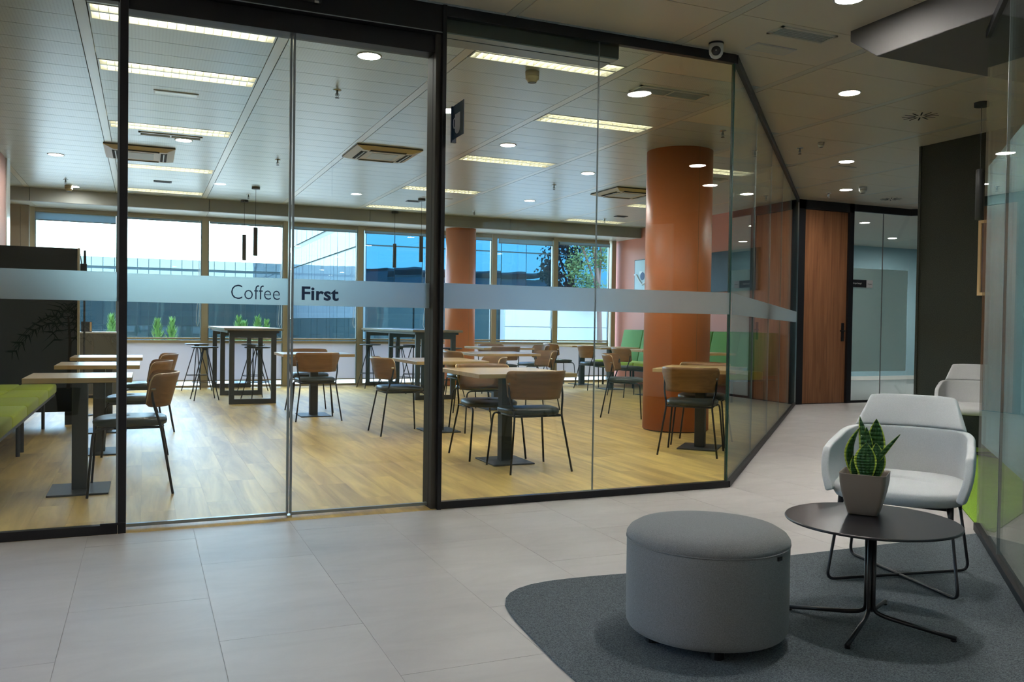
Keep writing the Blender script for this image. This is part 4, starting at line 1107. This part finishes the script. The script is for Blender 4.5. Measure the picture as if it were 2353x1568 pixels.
# =================================================================== LOBBY FURNITURE
# carpets
def smoothpoly(pts, it=3):
    for _ in range(it):
        out = []
        for i in range(len(pts)):
            p, q = pts[i], pts[(i+1) % len(pts)]
            out += [(p[0]*.75+q[0]*.25, p[1]*.75+q[1]*.25), (p[0]*.25+q[0]*.75, p[1]*.25+q[1]*.75)]
        pts = out
    return pts
edge = [(1.30,-1.5),(1.30,-1.4),(1.30,2.0),(1.31,2.55),(1.335,2.90),(1.36,3.14),(1.40,3.31),(1.49,3.43),(1.64,3.495),(1.85,3.50),(2.2,3.465)]
edge = [(p[0], p[1]) for p in edge]
sm_ = []
for i in range(len(edge)-1):
    p, q = edge[i], edge[i+1]
    sm_ += [(p[0]*.75+q[0]*.25, p[1]*.75+q[1]*.25), (p[0]*.25+q[0]*.75, p[1]*.25+q[1]*.75)]
poly = [(1.30,-1.5)]+sm_+[(3.2,3.455),(4.46,3.455),(3.4,2.395),(1.9,0.91),(1.9,-1.5)]
o = MB().prism(poly, 0.0002, 0.007).obj('grey_carpet', M['carpet'])
tag(o, 'dark grey carpet with a curved left edge under the lounge furniture', 'carpet')
o = MB().prism([(4.56,3.55),(5.09,4.13),(7.35,6.79),(7.69,6.79),(7.69,4.9),(4.56,3.45)], 0.0002, 0.006).obj('green_carpet', M['green_carpet'])
tag(o, 'bright green carpet beside the glass screen under the far armchair', 'carpet')

# ottoman
t = thing('pouf', 'round grey fabric pouf standing on the dark carpet', 'pouf', (1.955, 2.66, 0.007))
R_ = 0.300
body = [(R_-0.035, 0.040), (R_-0.010, 0.046), (R_-0.001, 0.062), (R_, 0.10), (R_, 0.30), (R_, 0.366), (R_-0.003, 0.371)]
MB().lathe(body, 72).obj('body', M['greyfab'], t, smooth=True)
topp = [(R_-0.004, 0.372), (R_+0.002, 0.377), (R_+0.001, 0.387), (R_-0.010, 0.403), (R_-0.035, 0.418), (R_-0.08, 0.427), (R_-0.15, 0.432), (0.002, 0.434)]
MB().lathe(topp, 72).obj('top_cushion', M['greyfab'], t, smooth=True)
n = 72
MB().grid([[((R_+0.0005+0.0028*math.cos(q))*math.cos(2*PI*k/n), (R_+0.0005+0.0028*math.cos(q))*math.sin(2*PI*k/n), 0.3725+0.0028*math.sin(q)) for k in range(n)] for q in [2*PI*j/6 for j in range(7)]], wrap=True).obj('piping', M['greyfab'], t, smooth=True)
for k in range(5):
    a = 2*PI*k/5+0.5
    MB().lathe([(0.022, 0), (0.026, 0.004), (0.024, 0.042)], 12, Matrix.Translation((0.22*math.cos(a), 0.22*math.sin(a), 0))).obj('foot', M['black'], t)
a = math.atan2(-2.66, -1.955)+0.98
m = Matrix.Rotation(a, 4, 'Z')
MB().box(R_-0.002, -0.013, 0.350, R_+0.004, 0.013, 0.364, m).obj('label_tag', M['black'], t)

# coffee table
t = thing('coffee_table', 'low round black coffee table with four splayed feet', 'coffee table', (2.640, 2.528, 0.007))
MB().lathe([(0.318, 0.408), (0.325, 0.410), (0.327, 0.414), (0.325, 0.418), (0.322, 0.419)], 72).obj('tabletop', M['blackgloss'], t, smooth=False)
for p in t.children[0].data.polygons: p.use_smooth = len(p.vertices) == 4
MB().lathe([(0.07, 0.399), (0.07, 0.408)], 20).obj('mount_plate', M['black'], t)
feet = [(-0.180, 0.265), (-0.278, -0.165), (0.165, -0.262), (0.262, 0.168)]
for (fx, fy) in feet:
    L_ = math.hypot(fx, fy); ux, uy = fx/L_, fy/L_
    lg = MB().tube(arc([(ux*0.0135, uy*0.0135, 0.40), (ux*0.0135, uy*0.0135, 0.055), (ux*0.07, uy*0.07, 0.040), (fx, fy, 0.012)], 0.03, 4), 0.0088, 10).obj('leg', M['blackgloss'], t, smooth=True)
    MB().lathe([(0.011, 0.0), (0.011, 0.006)], 10, Matrix.Translation((fx*0.97, fy*0.97, 0))).obj('glide', M['black'], lg)

# potted snake plant
t = thing('potted_plant', 'snake plant with yellow leaf margins in a taupe pot on the black table', 'plant', (2.700, 2.625, 0.427), math.atan2(-0.091, 0.069))
def sq(h, r, z, n=6):
    out = []
    for cx_, cy_, a0 in ((h-r, h-r, 0), (-h+r, h-r, PI/2), (-h+r, -h+r, PI), (h-r, -h+r, 3*PI/2)):
        for k in range(n): a = a0+PI/2*k/(n-1); out.append((cx_+r*math.cos(a), cy_+r*math.sin(a), z))
    return out
rows = [sq(0.052, 0.014, 0.0), sq(0.0565, 0.014, 0.003), sq(0.069, 0.016, 0.045), sq(0.080, 0.017, 0.09), sq(0.0865, 0.018, 0.13), sq(0.0885, 0.018, 0.165), sq(0.0895, 0.018, 0.168), sq(0.0865, 0.016, 0.168), sq(0.083, 0.016, 0.150), sq(0.080, 0.016, 0.135)]
b = MB(); b.grid(rows, wrap=True); b.f.append(tuple(range(23, -1, -1))); b.mi.append(0)
b.obj('pot', M['taupe'], t, smooth=True)
MB().prism([(p[0], p[1]) for p in sq(0.0805, 0.016, 0)], 0.128, 0.136).obj('soil', M['soil'], t)
def leaf(base, tip, w_, bend, fold, twist, name='leaf'):
    b = MB(); nL = 14; cols = [-1, -0.80, -0.4, 0, 0.4, 0.80, 1]
    B = Vector(base); T = Vector(tip); rows = []
    for i in range(nL+1):
        s_ = i/nL
        p = B.lerp(T, s_)+Vector(bend)*math.sin(PI*s_)
        wd = w_*(0.55+0.75*math.sin(min(1, s_/0.62)*PI/2)-0.3)*(1-max(0, (s_-0.5)/0.5)**2.2)+0.0008
        ax = Vector((math.cos(twist+s_*0.5), math.sin(twist+s_*0.5), 0)); nm = Vector((-ax.y, ax.x, 0))
        rows.append([tuple(p+ax*wd*c+nm*fold*wd*(c*c)) for c in cols])
    nc = len(cols)
    for i in range(nL):
        for j in range(nc-1):
            b.k = 1 if j in (0, nc-2) else 0
            b.add([rows[i][j], rows[i][j+1], rows[i+1][j+1], rows[i+1][j]], [(0, 1, 2, 3)])
    o = b.obj(name, [M['leafgreen'], M['leafedge']], t, smooth=True, solid=0.0022)
    return o
leaf((0.010,-0.030,0.13), (0.008,-0.040,0.292), 0.044, (0.0,-0.006,0), 0.3, 0.1)
leaf((-0.018,0.0,0.13), (-0.024,0.0,0.392), 0.026, (0.026,0,0), 0.5, 0.5)
leaf((-0.030,-0.006,0.13), (-0.020,-0.01,0.352), 0.028, (-0.026,0,0), 0.5, 0.8)
leaf((0.020,0.022,0.13), (0.036,0.028,0.384), 0.037, (0.006,0.01,0), 0.3, -0.1)
leaf((0.006,0.004,0.13), (0.002,0.004,0.350), 0.026, (0.008,0,0), 0.5, 0.2)
leaf((0.036,-0.004,0.13), (0.040,-0.006,0.29), 0.030, (0.012,0,0), 0.4, 0.0)
leaf((0.020,-0.012,0.16), (0.128,0.0,0.330), 0.013, (-0.030,0,-0.026), 0.6, -0.4)
leaf((-0.034,-0.022,0.13), (-0.040,-0.03,0.235), 0.016, (0,0,0), 0.4, 0.3)

# armchairs
def armchair(label, x, y, rz):
    t = thing('armchair', label, 'armchair', (x, y, 0.007), rz, 'light grey lounge armchairs on wire bases')
    # shell: arms and lower back as one upholstered band
    def cat(P, u):
        n_ = len(P)-1; x_ = min(max(u, 0), 0.99999)*n_; i_ = int(x_); f_ = x_-i_
        p0, p1, p2, p3 = P[max(i_-1, 0)], P[i_], P[i_+1], P[min(i_+2, n_)]
        return tuple(0.5*(2*p1[k]+(p2[k]-p0[k])*f_+(2*p0[k]-5*p1[k]+4*p2[k]-p3[k])*f_*f_+(3*p1[k]-p0[k]-3*p2[k]+p3[k])*f_**3) for k in range(3))
    bot = [(0.266,0.292,0.425),(0.270,0.18,0.415),(0.265,0.03,0.410),(0.252,-0.12,0.408),(0.200,-0.200,0.408),(0.10,-0.222,0.41),(0.0,-0.228,0.41)]
    top_ = [(0.296,0.218,0.612),(0.294,0.12,0.632),(0.286,0.0,0.652),(0.276,-0.13,0.672),(0.232,-0.235,0.684),(0.12,-0.290,0.685),(0.0,-0.305,0.685)]
    def mir(P): return P+[(-a[0], a[1], a[2]) for a in P[-2::-1]]
    bot, top_ = mir(bot), mir(top_)
    rows = []
    for j in range(9):
        v = j/8; r = []
        for k in range(49):
            p = Vector(cat(bot, k/48)).lerp(Vector(cat(top_, k/48)), v)
            n = Vector((p.x, p.y, 0)); n.normalize()
            r.append(tuple(p+n*0.016*math.sin(PI*v)))
        rows.append(r)
    MB().grid(rows).obj('shell', M['lightfab'], t, smooth=True, solid=0.034, off=0, bevel=0.009, seg=3, angle=50)
    rows = []
    for j in range(7):
        v = j/6; r = []
        for k in range(21):
            u = -1+2*k/20
            bx_, by_ = 0.248*u, -0.305+0.075*abs(u)**2.4
            tx, ty = 0.200*u, -0.372+0.030*abs(u)**2.4
            zz = 0.683+(0.835-0.683)*v-0.010*v*abs(u)**4
            r.append((bx_+(tx-bx_)*v, by_+(ty-by_)*v, zz))
        rows.append(r)
    MB().grid(rows).obj('headrest', M['lightfab'], t, smooth=True, solid=0.042, off=0, bevel=0.009, seg=3, angle=50)
    # seat cushion
    rows = []
    for (sc, z) in ((0.80, 0.388), (0.95, 0.394), (1.0, 0.420), (0.992, 0.445), (0.95, 0.464), (0.85, 0.476), (0.6, 0.482), (0.0001, 0.484)):
        r = []
        for k in range(40):
            a = 2*PI*k/40; c, s_ = math.cos(a), math.sin(a); n = 3.2
            rr = (abs(c)**n+abs(s_)**n)**(-1/n)
            yy = 0.275*sc*rr*s_+0.03
            r.append((0.288*sc*rr*c, yy+(0.030*(1-(rr*c)**2) if s_ > 0 else 0)*s_, z-(0.010 if s_ > 0.3 and z > 0.45 else 0)))
        rows.append(r)
    b = MB(); b.grid(rows, wrap=True); b.f.append(tuple(range(39, -1, -1))); b.mi.append(0)
    b.obj('seat_cushion', M['lightfab'], t, smooth=True)
    MB().box(-0.22, -0.18, 0.375, 0.22, 0.22, 0.395).obj('under_frame', M['black'], t)
    for s in (-1, 1):
        pa = [(s*0.225, 0.215, 0.392), (s*0.272, 0.280, 0.010), (-s*0.272, -0.280, 0.010), (-s*0.225, -0.205, 0.392)]
        MB().tube(arc(pa, 0.045, 6), 0.0072, 10).obj('wire_base', M['blackgloss'], t, smooth=True)
        for q in (0, 3):
            P = Vector(pa[q]); Q = Vector(pa[1 if q == 0 else 2])
            MB().tube([tuple(P), tuple(P.lerp(Q, 0.22))], [0.016, 0.0078], 12).obj('leg_sleeve', M['blackgloss'], t, smooth=True)
    return t
armchair('light grey armchair behind the round black table', 3.292, 2.978, face(-0.82, -0.57))
armchair('second light grey armchair in front of the charcoal wall, cut by the glass edge', 7.22, 5.72, face(-0.80, -0.60))

# framed art on the charcoal wall
t = thing('framed_artwork', 'oak framed picture on the charcoal wall cut by the glass edge', 'picture', (7.685, 5.72, 1.53))
b = MB()
b.box(-0.02, 0, 0, 0.012, 0.34, 0.03).box(-0.02, 0, 0.72, 0.012, 0.34, 0.75).box(-0.02, 0, 0.03, 0.012, 0.03, 0.72).box(-0.02, 0.31, 0.03, 0.012, 0.34, 0.72)
b.obj('frame', M['plyedge'], t)
MB().box(-0.004, 0.03, 0.03, 0.01, 0.31, 0.72).obj('print', plain('brown_print', (0.16, 0.12, 0.11), 0.4, noise=0.5, nscale=8), t)

# brown pouf behind the right screen
t = thing('pouf', 'brown round pouf seen through the right glass screen', 'pouf', (5.15, 3.35, 0.007))
MB().lathe([(0.26, 0.02), (0.29, 0.06), (0.29, 0.36), (0.27, 0.40), (0.2, 0.42), (0.01, 0.425)], 40).obj('body', plain('brown_felt', (0.14, 0.10, 0.08), 0.9), t, smooth=True)
MB().lathe([(0.22, 0.0), (0.22, 0.02)], 30).obj('base', M['black'], t)

# meeting room contents
t = thing('cardboard_box', 'cardboard box on the meeting room floor beside the door frame', 'box', (10.75, 11.5, 0))
MB().box(-0.20, -0.15, 0, 0.16, 0.15, 0.46).obj('carton', M['card'], t, bevel=0.003)
MB().box(-0.03, -0.152, 0.05, 0.03, -0.149, 0.30).obj('tape', M['white'], t)

# palm reflected in the glass, standing behind the viewer
t = thing('potted_palm', 'dark potted palm behind the viewer mirrored in the left glass bay', 'plant', (-0.85, -1.4, 0))
t.scale = (0.72, 0.72, 0.8)
MB().lathe([(0.15, 0), (0.19, 0.4), (0.18, 0.4), (0.17, 0.36)], 24).obj('pot', M['charcoal'], t, smooth=True)
MB().tube([(0, 0, 0.3), (0.03, 0, 1.1), (0.0, 0.03, 1.5)], [0.03, 0.022, 0.015], 8).obj('stem', M['bark'], t)
for k in range(13):
    a = k*2.4; L_ = 0.75+0.2*math.sin(k*1.7); b = MB()
    pts = [Vector((math.cos(a)*L_*s_, math.sin(a)*L_*s_, 1.35+0.1*(k % 4)+0.35*s_-0.75*s_*s_)) for s_ in [i/8 for i in range(9)]]
    b.tube([tuple(p) for p in pts], 0.004, 4)
    for i in range(1, 9):
        for sd in (-1, 1):
            d = (pts[i]-pts[i-1]).normalized(); sdv = Vector((-math.sin(a), math.cos(a), -0.5))*sd
            q = pts[i]+(d*0.6+sdv)*0.20
            n = d*0.018
            b.add([tuple(pts[i]-n), tuple(pts[i]+n), tuple(q)], [(0, 1, 2)])
    b.obj('frond', M['darkleaf'], t)

# =================================================================== OUTSIDE
o = MB().box(-60, 16.1, -0.5, 90, 120, -0.3).obj('terrace_ground', M['ext_ground']); o['kind'] = 'structure'
def curtain(name, label, a, b_, rows, mats, pw_, normal_off=0.0, frame=0.05):
    t = thing(name, label, 'building', (a[0], a[1], 0), math.atan2(b_[1]-a[1], b_[0]-a[0]))
    L_ = math.hypot(b_[0]-a[0], b_[1]-a[1]); n = int(round(L_/pw_)); pw2 = L_/n
    MB().box(0, 0.12, -0.5, L_, 0.4, rows[-1][1]-0.02).obj('core', M['ext_dark'], t)
    mesh_c = {}
    for (z0, z1), mt in zip(rows, mats):
        for k in range(n):
            key = (mt, z0)
            if key not in mesh_c: mesh_c[key] = MB().box(0.012, 0, 0.012, pw2-0.012, 0.05, z1-z0-0.012).mesh('glass_panel', M[mt])
            o = link_mesh('glass_panel', mesh_c[key], t, (pw2*k, random.uniform(-0.004, 0.004), z0))
            o.rotation_euler = (random.uniform(-0.004, 0.004), 0, random.uniform(-0.006, 0.006))
    MB().box(0, 0.06, -0.5, L_, 0.11, rows[-1][1]).obj('frame_grid', M['ext_dark'], t)
    return t
curtain('low_building', 'low glass clad building across the terrace in the left windows', (-14, 41.2), (6.1, 41.2), [(-0.3, 0.9), (0.9, 2.5), (2.5, 3.36), (3.45, 3.86)], ['darkglass', 'darkglass', 'paleglass', 'paleglass'], 0.46)
curtain('slanting_building', 'pale glass building side running back from the blue facade', (6.25, 41), (6.25, 26.5), [(-0.3, 1.3), (1.3, 3.58), (3.62, 4.40), (4.60, 10)], ['darkglass', 'paleglass', 'paleglass', 'paleglass'], 0.62)
curtain('blue_building', 'blue mirror glass building facing the café windows', (6.25, 26), (26, 26), [(1.75, 3.54), (3.56, 3.98), (4.0, 6.4), (6.42, 10)], ['blueglass', 'blueglass', 'blueglass', 'blueglass'], 0.90)
t = thing('white_plinth', 'white stone clad plinth below the blue facade', 'wall', (11.0, 25.4, 0))
for i in range(9):
    for j in range(3):
        o = MB().box(0.01, 0, 0.01, 1.68, 0.08, 0.69).obj('stone_panel', M['stone'], t) if (i, j) == (0, 0) else link_mesh('stone_panel', sp_, t)
        if (i, j) == (0, 0): sp_ = o.data
        o.location = (i*1.69-0.35, 0, -0.3+j*0.70)
MB().box(-0.35, 0.08, -0.3, 14.9, 0.4, 1.8).obj('backing_wall', M['stone'], t)
t = thing('dark_plinth', 'teal glass ground floor below the blue facade', 'wall', (6.25, 25.9, 0))
for i in range(3): 
    MB().box(i*1.5+0.03, 0, -0.3, i*1.5+1.47, 0.1, 1.72).obj('glass_panel', M['darkglass'], t)
def conifer(x, y, h, r, label):
    t = thing('conifer', label, 'tree', (x, y, -0.3), 0, 'small bright conifers on the terrace')
    b = MB()
    rnd = random.Random(int(x*100))
    for k in range(150):
        s_ = rnd.random()**0.8; z = 0.25+s_*(h-0.25); rr = r*(1-s_)**0.75*(0.75+0.35*rnd.random()); a = rnd.random()*6.283
        c = Vector((math.cos(a)*rr, math.sin(a)*rr, z)); q = 0.07
        d = Vector((math.cos(a)*0.5, math.sin(a)*0.5, 1)).normalized(); e_ = Vector((-math.sin(a), math.cos(a), 0))
        b.add([tuple(c-e_*q*0.5), tuple(c+e_*q*0.5), tuple(c+d*q*2.2)], [(0, 1, 2)])
    b.lathe([(r*0.8, 0.25), (r*0.62, h*0.45), (r*0.3, h*0.75), (0.01, h*0.96)], 10)
    b.obj('foliage', M['conifer'], t)
    MB().lathe([(0.14, 0), (0.17, 0.28)], 12).obj('planter', M['stone'], t)
for (px, h, r, lab) in ((362, 1.42, 0.22, 'paler conifer below the frosted band in the second window'), (395, 1.45, 0.2, 'brightest pointed conifer in the second window'), (548, 1.50, 0.24, 'leftmost conifer above the left bar table'), (562, 1.38, 0.15, 'slim conifer right of the leftmost one above the bar table'), (592, 1.52, 0.24, 'bright conifer above the middle of the left bar table'), (612, 1.42, 0.17, 'rightmost slim conifer above the left bar table'), (256, 1.5, 0.2, 'bluish conifer seen in the leftmost window')):
    yy = 21.0+0.3*math.sin(px); ratio = math.tan(YAW+math.atan((px-1176.5)/F_PX)); conifer(ratio*yy, yy, h, r, lab)
t = thing('tree', 'tall tree built for the leafy reflection in the blue facade, rightmost window', 'tree', (13.45, 25.0, -0.3), 0)  # stands in for a tree reflection in the mirror glass
MB().tube([(0.5, 0, 0), (0.4, 0, 2.5), (0.0, 0.1, 6)], [0.09, 0.08, 0.05], 10).tube([(0.4, 0, 2.4), (0.5, 0.1, 4.2)], 0.04, 6).tube([(0.35, 0, 2.6), (-0.4, 0.1, 4.6)], 0.04, 6).obj('trunk', M['bark'], t)
b = MB(); rnd = random.Random(5)
cl = [(rnd.uniform(-0.55, 0.6), rnd.uniform(-0.3, 0.2), rnd.uniform(2.3, 6.0), rnd.uniform(0.22, 0.4)) for _ in range(70)]
for (cx_, cy_, cz_, cr) in cl:
    for k in range(60):
        v = Vector((rnd.gauss(0, 1), rnd.gauss(0, 1), rnd.gauss(0, 1))).normalized()*cr*rnd.random()**0.4+Vector((cx_, cy_, cz_))
        n = Vector((rnd.gauss(0, 1), rnd.gauss(0, 1), rnd.gauss(0, 1))).normalized()*0.06; m_ = n.orthogonal().normalized()*0.035
        b.add([tuple(v-n), tuple(v+m_), tuple(v+n), tuple(v-m_)], [(0, 1, 2, 3)])
b.obj('foliage', M['treeleaf'], t)
